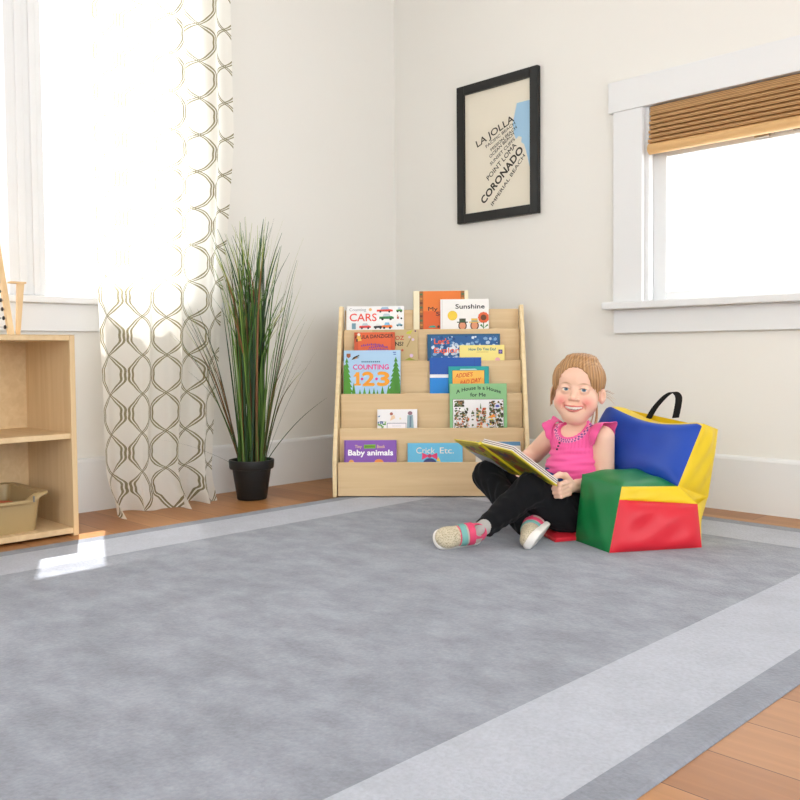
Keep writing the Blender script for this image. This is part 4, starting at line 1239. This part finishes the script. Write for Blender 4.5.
def head(f):
    f.ell(h((0, -0.012, 0.026)), (0.0705, 0.086, 0.072), HR, 0.0)
    f.ell(h((0, 0.010, 0.034)), (0.0660, 0.0700, 0.0600), HR, 0.02)
    f.ell(h((0, 0.013, -0.042)), (0.0650, 0.059, 0.064), HR, 0.03)
    for s in (-1, 1):
        f.ell(h((s * 0.0365, 0.042, -0.044)), (0.0295, 0.029, 0.028), HR, 0.018)      # cheeks
    f.ell(h((0, 0.058, -0.086)), (0.022, 0.016, 0.015), HR, 0.018)                   # chin
    f.ell(h((0, 0.040, -0.070)), (0.040, 0.034, 0.030), HR, 0.02)                    # muzzle
    f.ell(h((0, 0.030, -0.095)), (0.034, 0.034, 0.018), HR, 0.016)                   # soft under-chin
    for s in (-1, 1):
        f.ell(h((s * 0.0275, 0.0815, -0.001)), (0.015, 0.010, 0.0085), HR, 0.010, 'sub')
    for s in (-1, 1):
        f.ell(h((s * 0.0275, 0.0615, -0.001)), (0.0172, 0.0158, 0.0165), HR, 0.004)  # lids
    f.cap(h((0, 0.072, 0.0)), h((0, 0.0845, -0.024)), 0.0050, 0.0085, 0.012)          # nose
    f.ell(h((0, 0.0880, -0.0275)), (0.0105, 0.0090, 0.0082), HR, 0.006)
    for s in (-1, 1):
        f.ell(h((s * 0.0118, 0.0790, -0.0300)), (0.0070, 0.0080, 0.0060), HR, 0.004)
        f.ell(h((s * 0.0070, 0.0870, -0.0362)), (0.0030, 0.0032, 0.0018), HR, 0.001, 'sub')
        # eye opening
        f.ell(h((s * 0.0275, 0.0800, -0.0018)), (0.0140, 0.0100, 0.0048), HR, 0.0012, 'sub')
        # ear
        f.ell(h((s * 0.0760, -0.006, -0.020)), (0.0120, 0.015, 0.025), HR, 0.004)
        f.ell(h((s * 0.0800, 0.008, -0.018)), (0.0060, 0.008, 0.014), HR, 0.003, 'sub')
    n = 14
    ks = [(-1 + 2 * i / n) for i in range(n + 1)]
    up = [h(smile(k, 0.002, 0.0050 - 0.003 * k * k)) for k in ks]; lo = [h(smile(k, 0.000, -0.0058 + 0.0044 * k * k)) for k in ks]
    f.chain(up, [0.0042 - 0.0018 * k * k for k in ks], 0.004); f.chain(lo, [0.0044 - 0.0020 * k * k for k in ks], 0.004)
    f.chain([h(smile(k * 0.96, 0.007, 0.0003)) for k in ks], [0.0052 - 0.0032 * k * k for k in ks], 0.0015, 'sub')
    f.chain([h(smile(k * 0.90, 0.001, -0.0003)) for k in ks], [0.0048 - 0.0028 * k * k for k in ks], 0.001, 'sub')
    for s in (-1, 1):                                                                  # smile creases
        f.chain([h((s * 0.022, 0.079, -0.036)), h((s * 0.032, 0.070, -0.050)), h((s * 0.035, 0.064, -0.062))], [0.0022, 0.003, 0.002], 0.005, 'sub')

def colour_head(V, base):
    P = (V - HC) @ HR.T
    C = base
    def mixin(col, w):
        nonlocal C
        w = np.clip(w, 0, 1)[:, None]; C = C * (1 - w) + np.array(col) * w
    for s in (-1, 1):
        d = np.sqrt(((P[:, 0] - s * 0.040) / 0.028) ** 2 + ((P[:, 2] + 0.040) / 0.024) ** 2)
        mixin(BLUSH, (1.05 - d) * 0.9 * (P[:, 1] > 0.0) )
        bx = (P[:, 0] * s - 0.028) / 0.018; bz = (P[:, 2] - (0.0185 - 0.005 * bx * bx)) / 0.0030
        mixin(BROW, (1.2 - np.sqrt(bx ** 2 + bz ** 2)) * 0.8 * (P[:, 1] > 0.03))
        bx = (P[:, 0] * s - 0.0275) / 0.0150; bz = (P[:, 2] - (0.0032 - 0.0036 * bx * bx)) / 0.0019        # lash line
        mixin(lin((84, 56, 44)), (1.15 - np.sqrt(np.maximum(bx ** 2, 0) * 0.9 + bz ** 2)) * 1.2 * (P[:, 1] > 0.03))
    d = np.sqrt((P[:, 0] / 0.012) ** 2 + ((P[:, 2] + 0.030) / 0.010) ** 2)
    mixin(BLUSH, (1 - d) * 0.3 * (P[:, 1] > 0.05))
    k = P[:, 0] / 0.0285
    zc = -0.0600 + 0.0050 * k * k
    m = (np.abs(k) < 1.08) & (P[:, 1] > 0.045)
    dz = P[:, 2] - zc
    mixin(LIP, ((dz < 0.0100 - 0.005 * k * k) & (dz > -0.0112 + 0.007 * k * k) & m) * 0.85)
    inside = m & (np.abs(k) < 1.0) & (P[:, 1] < 0.0780 - 0.019 * k * k) & (dz < 0.0055) & (dz > -0.0055)
    mixin(lin((120, 40, 44)), inside * 1.0)
    return C


def trunk(f, g=0.0, legs=True):
    f.ell(CH, (0.084 + g, 0.060 + g, 0.078 + g), TR, 0.03); f.ell(BE, (0.086 + g, 0.080 + g, 0.072 + g), TR, 0.03); f.ell(PE, (0.088 + g, 0.070 + g, 0.058 + g), TR, 0.03)
# one field holds trunk, limbs, hands and head, so the figure is one surface
f = Field((0.23, 2.47, 0.014), (0.72, 3.03, 0.560), 0.0017)
head(f)
trunk(f)
f.cap(SHR + lat * 0.012, SHL - lat * 0.012, 0.028, 0.028, 0.03); f.cap(NB - upv * .02, h((0, -0.016, -0.066)), 0.033, 0.034, 0.010)
for H_, K_, A_ in ((HPL, KNL, ANL), (HPR, KNR, ANR)):
    f.cap(H_, K_, 0.054, 0.040, 0.02); f.cap(K_, K_ * .2 + A_ * .8, 0.038, 0.024, 0.012)
f.cap(SHL, ELL, 0.036, 0.031, 0.012); f.cap(ELL, WRL, 0.030, 0.0195, 0.01)
f.cap(SHR, ELR, 0.034, 0.030, 0.012); f.cap(ELR, WRR, 0.029, 0.0195, 0.01)
hand_left(f); hand_right(f)
V, F = f.mesh()
C = np.tile(np.array(SKIN), (len(V), 1))
C = colour_head(V, C)
M['skin'] = painted('skin', 0.5, 0.35, sss=0.12)
sdf_obj('body', V, F, M['skin'], girl, ORG_, C)
del f

# eyes and teeth
for s in (-1, 1):
    c = h((s * 0.0275, 0.0610, -0.0015))
    n = 24; vs = []; cs = []; fs = []
    R_ = 0.0146
    gaze = N3(hdir((0.16 - s * 0.02, 1.0, 0.06)))
    ex = N3(np.cross(gaze, upv)); ez = np.cross(ex, gaze)
    m_ = 40
    for i in range(m_ + 1):
        a = PI * i / m_
        for k in range(n):
            p = gaze * math.cos(a) + (ex * math.cos(2 * PI * k / n) + ez * math.sin(2 * PI * k / n)) * math.sin(a)
            vs.append(c + p * R_ - np.array(ORG_))
            r_ = a * R_
            cs.append(lin((22, 24, 30)) if r_ < 0.0026 else lin((96, 128, 150)) if r_ < 0.0052 else lin((64, 84, 104)) if r_ < 0.0060 else lin((226, 222, 216)))
    for i in range(m_):
        for k in range(n): fs.append((i * n + k, i * n + (k + 1) % n, (i + 1) * n + (k + 1) % n, (i + 1) * n + k))
    raw_mesh('eye', vs, fs, M['eye'] if 'eye' in M else M.setdefault('eye', painted('eye', 0.12, 0.5)), girl, True, None, cs)
vs = []; fs = []
nt_ = 40
for i in range(nt_ + 1):
    k = (-1 + 2 * i / nt_) * 0.86
    gap = 0.0005 * (abs(math.sin(k * 3.5 * PI)) ** 8)
    for z_, y_ in ((0.0046 - 0.0030 * k * k, 0), (-0.0034 + 0.0022 * k * k + 0.0010 * abs(math.sin(k * 3.5 * PI)) ** 6, 0.0006)):
        x, y, z = smile(k, -0.0005 - gap + y_, z_)
        vs.append(h((x, y, z)) - np.array(ORG_))
for i in range(nt_): fs.append((2 * i, 2 * i + 1, 2 * i + 3, 2 * i + 2))
o = raw_mesh('teeth', vs, fs, plain('tooth', (240, 234, 224), 0.25, 0.5), girl, True)
sm = o.modifiers.new('thick', 'SOLIDIFY'); sm.thickness = 0.003; sm.offset = 1

# ------------------------------------------------------------------ hair
f = Field(HC - 0.13, HC + np.array((0.13, 0.13, 0.135)), 0.0016)
f.ell(h((0, -0.018, 0.031)), (0.0785, 0.1060, 0.0755), HR, 0.0)
f.ell(h((0, -0.055, -0.010)), (0.056, 0.046, 0.052), HR, 0.02)
f.ell(h((0.006, -0.004, 0.094)), (0.046, 0.040, 0.014), HR, 0.012)               # gathered crown
for s in (-1, 1): f.ell(h((s * 0.066, -0.004, 0.022)), (0.015, 0.046, 0.042), HR, 0.012)
f.ell(h((-0.004, 0.092, -0.022)), (0.0630, 0.080, 0.0935), HR, 0.003, 'sub')          # face opening
for s in (-1, 1): f.ell(h((s * 0.078, 0.004, -0.030)), (0.024, 0.030, 0.034), HR, 0.008, 'sub')
def strands(x, y, z):
    px, py, pz = x - HC[0], y - HC[1], z - HC[2]
    a = HR[0, 0] * px + HR[0, 1] * py + HR[0, 2] * pz; b_ = HR[1, 0] * px + HR[1, 1] * py + HR[1, 2] * pz; c_ = HR[2, 0] * px + HR[2, 1] * py + HR[2, 2] * pz
    th = np.arctan2(a, b_ + 0.13)
    comb = 0.0009 * np.sin(th * 95 + 9 * c_ / 0.1) + 0.0006 * np.sin(th * 170 + 60 * c_)
    crown = np.clip((c_ - 0.066) / 0.02, 0, 1)
    braid = 0.0030 * np.abs(np.sin(a / 0.0062 * 1.2 + b_ * 60)) * crown
    return comb * (1 - .5 * crown) - braid
f.warp(strands)
V, F = f.mesh()
P = (V - HC) @ HR.T
t = 0.5 + 0.5 * np.sin(np.arctan2(P[:, 0], P[:, 1] + 0.13) * 120 + P[:, 2] * 80)
t2 = 0.5 + 0.5 * np.sin(P[:, 0] * 900 + P[:, 1] * 500) * (P[:, 2] > 0.07)
t = np.clip(t * 0.6 + 0.4 * t2, 0, 1)[:, None]
C = np.array(lin((138, 98, 62))) * (1 - t) + np.array(lin((200, 156, 108))) * t
M['hair'] = painted('hair', 0.45, 0.4)
hair = sdf_obj('hair', V, F, M['hair'], girl, ORG_, C)
# loose wisps
w = MB(); g = random.Random(4)
def wisp(pts, r0, col):
    P_ = [np.array(h(p)) for p in pts]
    out = []
    for i in range(len(P_) - 1):
        for k in range(5):
            t = k / 5; q0, q1, q2, q3 = P_[max(i - 1, 0)], P_[i], P_[i + 1], P_[min(i + 2, len(P_) - 1)]
            out.append(0.5 * ((2 * q1) + (-q0 + q2) * t + (2 * q0 - 5 * q1 + 4 * q2 - q3) * t * t + (-q0 + 3 * q1 - 3 * q2 + q3) * t ** 3) - np.array(ORG_))
    out.append(P_[-1] - np.array(ORG_))
    n = len(out)
    w.tube([tuple(p) for p in out], [r0 * (1 - 0.8 * i / n) for i in range(n)], 5, 0, col)
cols = [(176, 132, 90), (206, 166, 120), (150, 110, 74), (220, 184, 140)]
for i in range(26):                                     # falling beside the cheek on the viewer's left
    d = g.uniform(-1, 1); e = g.uniform(-1, 1)
    wisp([(-0.052 + .004 * d, 0.040 + .006 * e, 0.064), (-0.068 + .003 * d, 0.030 + .008 * e, 0.030), (-0.0745 + .003 * d, 0.022 + .008 * e, -0.006), (-0.077 + .006 * d, 0.020 + .01 * e, -0.030 - .006 * e), (-0.074 + .008 * d, 0.022 + .008 * e, -0.052 + .012 * d)], g.uniform(.0010, .0019), g.choice(cols))
for i in range(0):                                     # combed back over the viewer's right temple
    d = g.uniform(-1, 1); e = g.uniform(0, 1)
    wisp([(0.036 + .010 * d, 0.060, 0.062 + .006 * e), (0.056 + .004 * d, 0.045, 0.052 - .02 * e), (0.070, 0.020, 0.030 - .025 * e), (0.077, -0.010, 0.020 - .02 * e), (0.074, -0.040, 0.008 - .02 * e)], g.uniform(.0012, .0022), g.choice(cols))
for i in range(10):
    d = g.uniform(-1, 1)
    wisp([(0.058, 0.040, 0.030 + .01 * d), (0.066, 0.026, 0.0), (0.068, 0.018 + .004 * d, -0.022), (0.067, 0.016, -0.040 + .012 * d)], .0010, g.choice(cols))
for i in range(14):                                     # flyaways behind the ear and at the nape
    d = g.uniform(-1, 1); e = g.uniform(0, 1)
    wisp([(0.060, -0.045, 0.0 - .02 * e), (0.082 + .006 * e, -0.050, -0.014 + .012 * d), (0.096 + .02 * e, -0.045, -0.014 + .016 * d - .02 * e)], .0005, g.choice(cols))
for i in range(16):
    d = g.uniform(-1, 1); wisp([(0.045 + .01 * d, -0.05, -0.03), (0.054 + .008 * d, -0.045, -0.075), (0.052 + .012 * d, -0.035, -0.115)], .0016, g.choice(cols))
for i in range(0):                                      # combed up from the forehead to the crown
    d = -1 + 2 * i / 39
    wisp([(0.050 * d, 0.050 - .018 * d * d, 0.070 - .010 * d * d), (0.048 * d, 0.046 - .016 * d * d, 0.083 - .012 * d * d), (0.038 * d + .004, 0.024, 0.1005 - .012 * d * d), (0.026 * d + .006, 0.0, 0.105 - .010 * d * d)], g.uniform(.0014, .0024), g.choice(cols))
for i in range(18):                                     # twists over the crown
    d = -1 + 2 * i / 17
    wisp([(0.050 * d + .004, 0.022, 0.096 - .020 * d * d), (0.046 * d + .006, 0.006, 0.107 - .018 * d * d), (0.040 * d + .006, -0.020, 0.108 - .018 * d * d), (0.03 * d, -0.05, 0.098 - .014 * d * d)], g.uniform(.0026, .0038), g.choice(cols[:3]))
o = w.build('loose_hair', M['hair'], hair, True, True)

# ------------------------------------------------------------------ clothes
def fold(x, y, z): return 0
# pink top
f = Field((0.40, 2.60, 0.120), (0.72, 3.00, 0.370), 0.0018)
trunk(f, 0.008)
f.cap(SHR + lat * 0.020, SHL - lat * 0.020, 0.035, 0.035, 0.03)
f.cap(NB - upv * .03, NB + upv * 0.0, 0.042, 0.040, 0.02)
def folds(x, y, z):
    a = (x - BE[0]) * lat[0] + (y - BE[1]) * lat[1]
    m_ = np.clip((0.265 - z) / 0.03, 0, 1)
    return m_ * (0.0022 * np.sin(z * 210 + a * 26 + 1.0) + 0.0016 * np.sin(z * 330 - a * 45)) + (1 - m_) * 0.0010 * np.sin(a * 620)
f.warp(folds)
f.plane((0.50, 2.74, 0.172), (-0.20, 0.10, -1.0))                                   # hem
f.ell(NB + fwd * 0.030 + upv * 0.006, (0.047, 0.052, 0.040), TR, 0.002, 'sub')       # scooped neck
f.cap(NB + fwd * 0.056 - upv * 0.010 - lat * .010, NB + fwd * 0.074 - upv * 0.046 - lat * .012, 0.010, 0.004, 0.004, 'sub')
f.plane(NB + upv * 0.030, (0, 0, 1))
V, F = f.mesh()
PINK = np.array(lin((240, 96, 160)))
C = np.tile(PINK, (len(V), 1))
P = (V - NB) @ TR.T                                        # lateral, forward, up
e = np.sqrt((P[:, 0] / 0.047) ** 2 + ((P[:, 1] - 0.030) / 0.052) ** 2 + ((P[:, 2] - 0.006) / 0.040) ** 2)
band = (e > 1.16) & (e < 1.46) & (P[:, 1] > -0.01)
C[band] = lin((246, 150, 186))
ang = np.arctan2(P[:, 0], -P[:, 2] + 0.01)
zig = band & (np.abs((e - 1.31) / 0.13 - 0.55 * np.sign(np.sin(ang * 34))) < 0.42)
C[zig] = lin((92, 50, 128))
M['top'] = painted('pink_jersey', 0.8, 0.2, bump=0.1, bscale=500, sheen=0.2)
top = sdf_obj('top', V, F, M['top'], girl, ORG_, C)
pinkm = plain('pink_ruffle', (240, 96, 160), 0.8, 0.2, sheen=0.2)
def ruffle(J, out, a0, a1, r_in, flare, seed, droop):
    n = 90; m_ = 8; vs = []; fs = []
    for i in range(n + 1):
        q = i / n; a = a0 + (a1 - a0) * q
        env = math.sin(PI * min(max(q, 0), 1)) ** 0.45
        rad = fwd * math.sin(a) + upv * math.cos(a)
        for j in range(m_ + 1):
            t = j / m_
            wv = t * env * (0.0060 * math.sin(q * 2 * PI * 3.2 + seed) + 0.0022 * math.sin(q * 2 * PI * 6 + seed * 2))
            p = J + rad * (r_in + (0.012 * t + wv) * env - 0.004 * (1 - env)) + out * (-0.020 + flare * env * t + wv * 0.6) + upv * (-droop * t * t)
            vs.append(p - np.array(ORG_))
    for i in range(n):
        for j in range(m_):
            a = i * (m_ + 1) + j; fs.append((a, a + 1, a + m_ + 2, a + m_ + 1))
    o = raw_mesh('sleeve_ruffle', vs, fs, pinkm, top, True)
    sm = o.modifiers.new('thick', 'SOLIDIFY'); sm.thickness = 0.0016; sm.offset = 0
ruffle(SHL, lat, math.radians(118), math.radians(-112), 0.0435, 0.046, 0.6, 0.004)
ruffle(SHR, -lat, math.radians(112), math.radians(-105), 0.0425, 0.034, 2.1, 0.002)
bt = plain('button', (52, 34, 44), 0.4, 0.5)
for k in range(3):
    p = NB + fwd * (0.0785 + 0.0045 * k) - upv * (0.046 + 0.010 * k) - lat * (0.010 + .0015 * k)
    set_angle(MB().ball(tuple(p - np.array(ORG_)), 0.0034, 8).build('button', bt, top), 3)
# denim waistband
f = Field((0.42, 2.62, 0.08), (0.70, 2.98, 0.21), 0.0022)
trunk(f, 0.0050); f.plane((0.5, 2.74, 0.196), (0, 0, 1)); f.plane((0.5, 2.74, 0.105), (0, 0, -1))
V, F = f.mesh(); sdf_obj('denim_waistband', V, F, plain('denim', (34, 66, 128), 0.8, 0.2, bump=0.3, bscale=500), girl, ORG_)
# leggings
f = Field((0.20, 2.44, 0.012), (0.70, 2.99, 0.235), 0.0020)
f.ell(PE, (0.095, 0.076, 0.062), TR, 0.03)
for H_, K_, A_, s in ((HPL, KNL, ANL, 1), (HPR, KNR, ANR, 2)):
    f.cap(H_, K_, 0.060, 0.048, 0.025); f.cap(K_, K_ * 0.45 + A_ * 0.55, 0.046, 0.040, 0.014); f.cap(K_ * 0.5 + A_ * 0.5, A_, 0.040, 0.0305, 0.008)
f.cap((0.505, 2.628, 0.052), (0.425, 2.602, 0.092), 0.046, 0.042, 0.02)
f.warp(lambda x, y, z: 0.0011 * np.sin(160 * x + 90 * z + 3 * np.sin(60 * y)) + 0.0009 * np.sin(220 * y - 150 * z))
f.ell(PE + upv * .075, (0.2, 0.2, 0.030), None, 0.004, 'sub')
for K_, A_ in ((KNL, ANL), (KNR, ANR)):
    d = N3(A_ - K_); x, y, z = f.xyz((slice(None),) * 3); c = A_ + d * 0.013
    dd = (x - c[0]) * d[0] + (y - c[1]) * d[1] + (z - c[2]) * d[2]
    near = np.sqrt((x - c[0]) ** 2 + (y - c[1]) ** 2 + (z - c[2]) ** 2) - 0.055
    f.D = np.maximum(f.D, np.minimum(dd, -near)).astype(np.float32)
V, F = f.mesh(); sdf_obj('leggings', V, F, plain('black_jersey', (20, 20, 23), 0.85, 0.15, bump=0.15, bscale=300, sheen=0.05), girl, ORG_)

# shoes: toe along +x, sole towards -z
SH = {n_: plain(n_, c_, r_, 0.35, bump=b_, bscale=s_) for n_, c_, r_, b_, s_ in (('glitter_toe', (204, 190, 160), 0.35, 0.8, 420), ('shoe_sole', (236, 232, 226), 0.5, 0.1, 200), ('strap_teal', (120, 178, 172), 0.6, 0.2, 300), ('strap_pink', (222, 74, 112), 0.55, 0.2, 300), ('sock_grey', (176, 172, 168), 0.9, 0.4, 400))}
SH['upper'] = painted('shoe_upper', 0.55, 0.3, bump=0.5, bscale=420)
def shoe(heel, toe, solen, ankle_pt, leg_dir):
    heel = np.array(heel); toe = np.array(toe)
    X = N3(toe - heel); Z = -N3(np.array(solen) - X * (np.array(solen) @ X)); Y = np.cross(Z, X)
    L = np.linalg.norm(toe - heel)
    Rm = np.array([X, Y, Z])
    def W(P): return heel + np.asarray(P) @ Rm
    def mesh(f): V, F = f.mesh(); return W(V), F, V
    lo, hi = (-0.03, -0.05, -0.035), (L + 0.03, 0.05, 0.065)
    # upper: heel cup, instep, toe cap; opening at the ankle
    f = Field(lo, hi, 0.0018)
    f.ell((0.012, 0, 0.006), (0.034, 0.0275, 0.036), None, 0.0); f.ell((0.052, 0, 0.004), (0.042, 0.0290, 0.030), None, 0.02)
    f.ell((L - 0.026, 0, -0.002), (0.036, 0.0315, 0.0215), None, 0.02)
    f.cap((0.012, 0, 0.03), (0.016, 0, 0.06), 0.0180, 0.018, 0.0, 'sub'); f.plane((0, 0, -0.018), (0, 0, -1))
    V2, F, V = mesh(f)
    C = np.tile(np.array(lin((206, 194, 168))), (len(V), 1))
    sp = np.random.default_rng(3).random(len(V)); C[(sp > .8) & (V[:, 0] > L - .055)] = lin((150, 138, 110)); C[(V[:, 0] < L - .056)] = lin((196, 186, 172))
    C[(np.abs(V[:, 0] - (L - .056)) < .002)] = lin((222, 74, 112)); C[V[:, 0] < 0.004] = lin((222, 84, 120)); C[(V[:, 2] > 0.026) & (V[:, 0] < .03)] = lin((222, 84, 120))
    root = sdf_obj('shoe', V2, F, SH['upper'], girl, ORG_, C)
    f = Field(lo, hi, 0.0018)
    f.cap((0.010, 0, -0.020), (0.045, 0, -0.020), 0.0295, 0.0290, 0.0); f.cap((0.045, 0, -0.020), (L - 0.028, 0.001, -0.019), 0.0290, 0.0335, 0.01); f.ell((L - .006, 0, -0.012), (0.018, 0.026, 0.012), None, 0.012)
    f.plane((0, 0, -0.027), (0, 0, -1)); f.plane((0, 0, -0.011), (-0.06, 0, 1))
    V2, F, V = mesh(f); so = sdf_obj('sole', V2, F, SH['shoe_sole'], root, ORG_)
    for x0, x1, key in ((0.046, 0.064, 'strap_teal'), (0.022, 0.041, 'strap_pink')):
        f = Field(lo, hi, 0.0016)
        f.ell((0.012, 0, 0.006), (0.0365, 0.0300, 0.0385), None, 0.0); f.ell((0.052, 0, 0.004), (0.0440, 0.0312, 0.0322), None, 0.02); f.ell((L - 0.026, 0, -0.002), (0.038, 0.0335, 0.0235), None, 0.02)
        f.plane((x0, 0, 0), (-1, 0, 0.12)); f.plane((x1, 0, 0), (1, 0, -0.12)); f.plane((0, 0, -0.010), (0, 0, -1))
        f.cap((0.006, 0, 0.034), (0.010, 0, 0.06), 0.018, 0.018, 0.0, 'sub')
        f.ell((0.05, 0, 0.0), (0.05, 0.0275, 0.0285), None, 0.0, 'sub')
        V2, F, V = mesh(f); sdf_obj('strap', V2, F, SH[key], root, ORG_)
    b = MB(); top_ = np.array(ankle_pt)
    b.tube([tuple(W((0.012, 0, -0.004)) - np.array(ORG_)), tuple((W((0.012, 0, 0.03)) * .5 + top_ * .5) - np.array(ORG_)), tuple(top_ - np.array(ORG_))], [0.0215, 0.0225, 0.0235], 20)
    set_angle(b.build('sock', SH['sock_grey'], girl), 1.2)
shoe((0.222, 2.500, 0.042), (0.106, 2.452, 0.038), (0.06, 0.91, -0.42), ANL + N3(KNL - ANL) * 0.012, None)
shoe((0.404, 2.560, 0.050), (0.350, 2.452, 0.034), (0.55, -0.62, -0.55), ANR + N3(KNR - ANR) * 0.012, None)

# ------------------------------------------------------------------ the open board book
OB = np.array((0.31, 2.62, 0.0))
bk = stage_root('board_book', OB[0], OB[1], 0.0); tag(bk, 'open board book with yellow cover edges held on the child\'s lap', 'book')
A = np.array((0.237, 2.600, 0.290)); Bc = np.array((0.309, 2.440, 0.284)); E_ = np.array((0.170, 2.780, 0.283)); dn = np.array((0.143, 0.082, -0.112))
yel = plain('cover_yellow', (226, 206, 44), 0.4, 0.4); bkp = plain('page_edge', (232, 226, 222), 0.7, 0.2)
pic = painted('back_picture', 0.4, 0.4)
def half(o_, edge, name):
    wv = edge - o_; nrm = N3(np.cross(wv, dn)); nrm = -nrm if nrm[2] < 0 else nrm           # towards the reader
    def pt(s, t, d): return o_ + wv * s + dn * t + nrm * d - OB
    def slab(s0, s1, t0, t1, d0, d1):
        vs = [pt(s, t, d) for d in (d0, d1) for s, t in ((s0, t0), (s1, t0), (s1, t1), (s0, t1))]
        return vs, [(0, 1, 2, 3), (7, 6, 5, 4), (0, 4, 5, 1), (1, 5, 6, 2), (2, 6, 7, 3), (3, 7, 4, 0)]
    b = MB(); b.add(*slab(0, 1, 0, 1, 0, 0.0030)); c = b.build('cover', yel, bk)
    bm = bmesh.new(); bm.from_mesh(c.data); bmesh.ops.recalc_face_normals(bm, faces=bm.faces); bm.to_mesh(c.data); bm.free()
    npg = 3 if name == 'near' else 0
    for i in range(npg):
        b = MB(); d0 = 0.0044 + i * 0.0056; b.add(*slab(0.01, 0.985 - 0.012 * i, 0.015, 0.985, d0, d0 + 0.0030)); p = b.build('page', bkp, bk)
        bm = bmesh.new(); bm.from_mesh(p.data); bmesh.ops.recalc_face_normals(bm, faces=bm.faces); bm.to_mesh(p.data); bm.free()
        if i == npg - 1: break
        b = MB(); b.add(*slab(0.01, 0.978 - 0.012 * i, 0.022, 0.978, d0 + 0.0030, d0 + 0.0056)); p2 = b.build('page_gap_shade', plain('gap_shade', (120, 92, 88), 0.7, 0.1), p)  # dark slab fills the gap, shade between pages put into its colour
    if npg == 0:
        b = MB(); b.add(*slab(0.01, 0.985, 0.015, 0.985, 0.0031, 0.0040)); p = b.build('page', bkp, bk)
        bm = bmesh.new(); bm.from_mesh(p.data); bmesh.ops.recalc_face_normals(bm, faces=bm.faces); bm.to_mesh(p.data); bm.free()
    # printed picture on the outside of the cover
    g = random.Random(3 if name == 'near' else 9)
    vs = []; fs = []; cs = []
    def patch(poly, col, lay):
        k = len(vs)
        for s, t in poly: vs.append(pt(s, t, -0.0003 - 0.0002 * lay))
        fs.append(tuple(range(k, k + len(poly)))); cs.append(lin(col))
    m0 = 0.085
    patch([(m0, m0), (1 - m0, m0), (1 - m0, 1 - m0), (m0, 1 - m0)], (150, 150, 40) if name == 'near' else (196, 184, 50), 0)
    pal = [(112, 74, 40), (70, 92, 52), (150, 60, 44), (60, 72, 110), (128, 120, 50)] if name == 'near' else [(180, 60, 60), (150, 150, 60), (190, 180, 60), (120, 110, 60)]
    for i in range(34):
        cx, cy = g.uniform(.14, .86), g.uniform(.14, .86); r_ = g.uniform(.04, .09); n_ = g.randint(5, 8)
        patch([(min(max(cx + r_ * 1.3 * math.cos(2 * PI * k / n_), m0), 1 - m0), min(max(cy + r_ * math.sin(2 * PI * k / n_), m0), 1 - m0)) for k in range(n_)], g.choice(pal), 1 + i * 0.1)
    if name == 'far': patch([(.42, .50), (.96, .30), (.96, .90), (.42, .90)], (196, 200, 206), 6)
    fs2 = [f_[::-1] for f_ in fs]
    raw_mesh('cover_picture', vs, fs2 if name == 'far' else fs, pic, bk, False, None, cs)
half(A, Bc, 'near'); half(A, E_, 'far')
b = MB().tube([tuple(A - OB + np.array((-.001, 0, .001))), tuple(A + dn - OB + np.array((-.001, 0, .001)))], 0.0058, 10)
set_angle(b.build('spine', yel, bk), 1)
# ------------------------------------------------------------------ daylight and camera
w = bpy.data.worlds.new('daylight'); SC.world = w; w.use_nodes = True
bg = w.node_tree.nodes['Background']
bg.inputs['Color'].default_value = (0.93, 0.97, 1.0, 1); bg.inputs['Strength'].default_value = 4.9
sl = bpy.data.lights.new('sun', 'SUN'); sl.energy = 9.0; sl.angle = math.radians(0.6); sl.color = (1.0, 0.97, 0.92)
so = bpy.data.objects.new('sun', sl); link(so)
so.rotation_euler = Vector((0.42, -0.20, -1.0)).to_track_quat('-Z', 'Y').to_euler()
cam = bpy.data.cameras.new('camera'); co = bpy.data.objects.new('camera', cam); link(co)
cam.sensor_width = 36.0; cam.sensor_fit = 'HORIZONTAL'
cam.lens = 36.0 * 876.13 / 800.0
cam.shift_y = -(400 - 387.312) / 800.0
yw, pt_, rl = math.radians(-45.192), math.radians(-2.3324), math.radians(0.48287)
fw = np.array([math.sin(yw) * math.cos(pt_), math.cos(yw) * math.cos(pt_), math.sin(pt_)])
rr = np.array([math.cos(yw), -math.sin(yw), 0.0]); dd = np.cross(fw, rr)
r2 = math.cos(rl) * rr + math.sin(rl) * dd; d2 = -math.sin(rl) * rr + math.cos(rl) * dd
mw = Matrix.Identity(4)
for i in range(3):
    mw[i][0] = r2[i]; mw[i][1] = -d2[i]; mw[i][2] = -fw[i]
mw[0][3], mw[1][3], mw[2][3] = 3.021, -2.980, 0.565
co.matrix_world = mw
cam.clip_start = 0.02
SC.camera = co
vs_ = SC.view_settings
vs_.view_transform = 'Standard'; vs_.look = 'None'; vs_.gamma = 1.0; vs_.use_curve_mapping = False
vs_.exposure = -0.02
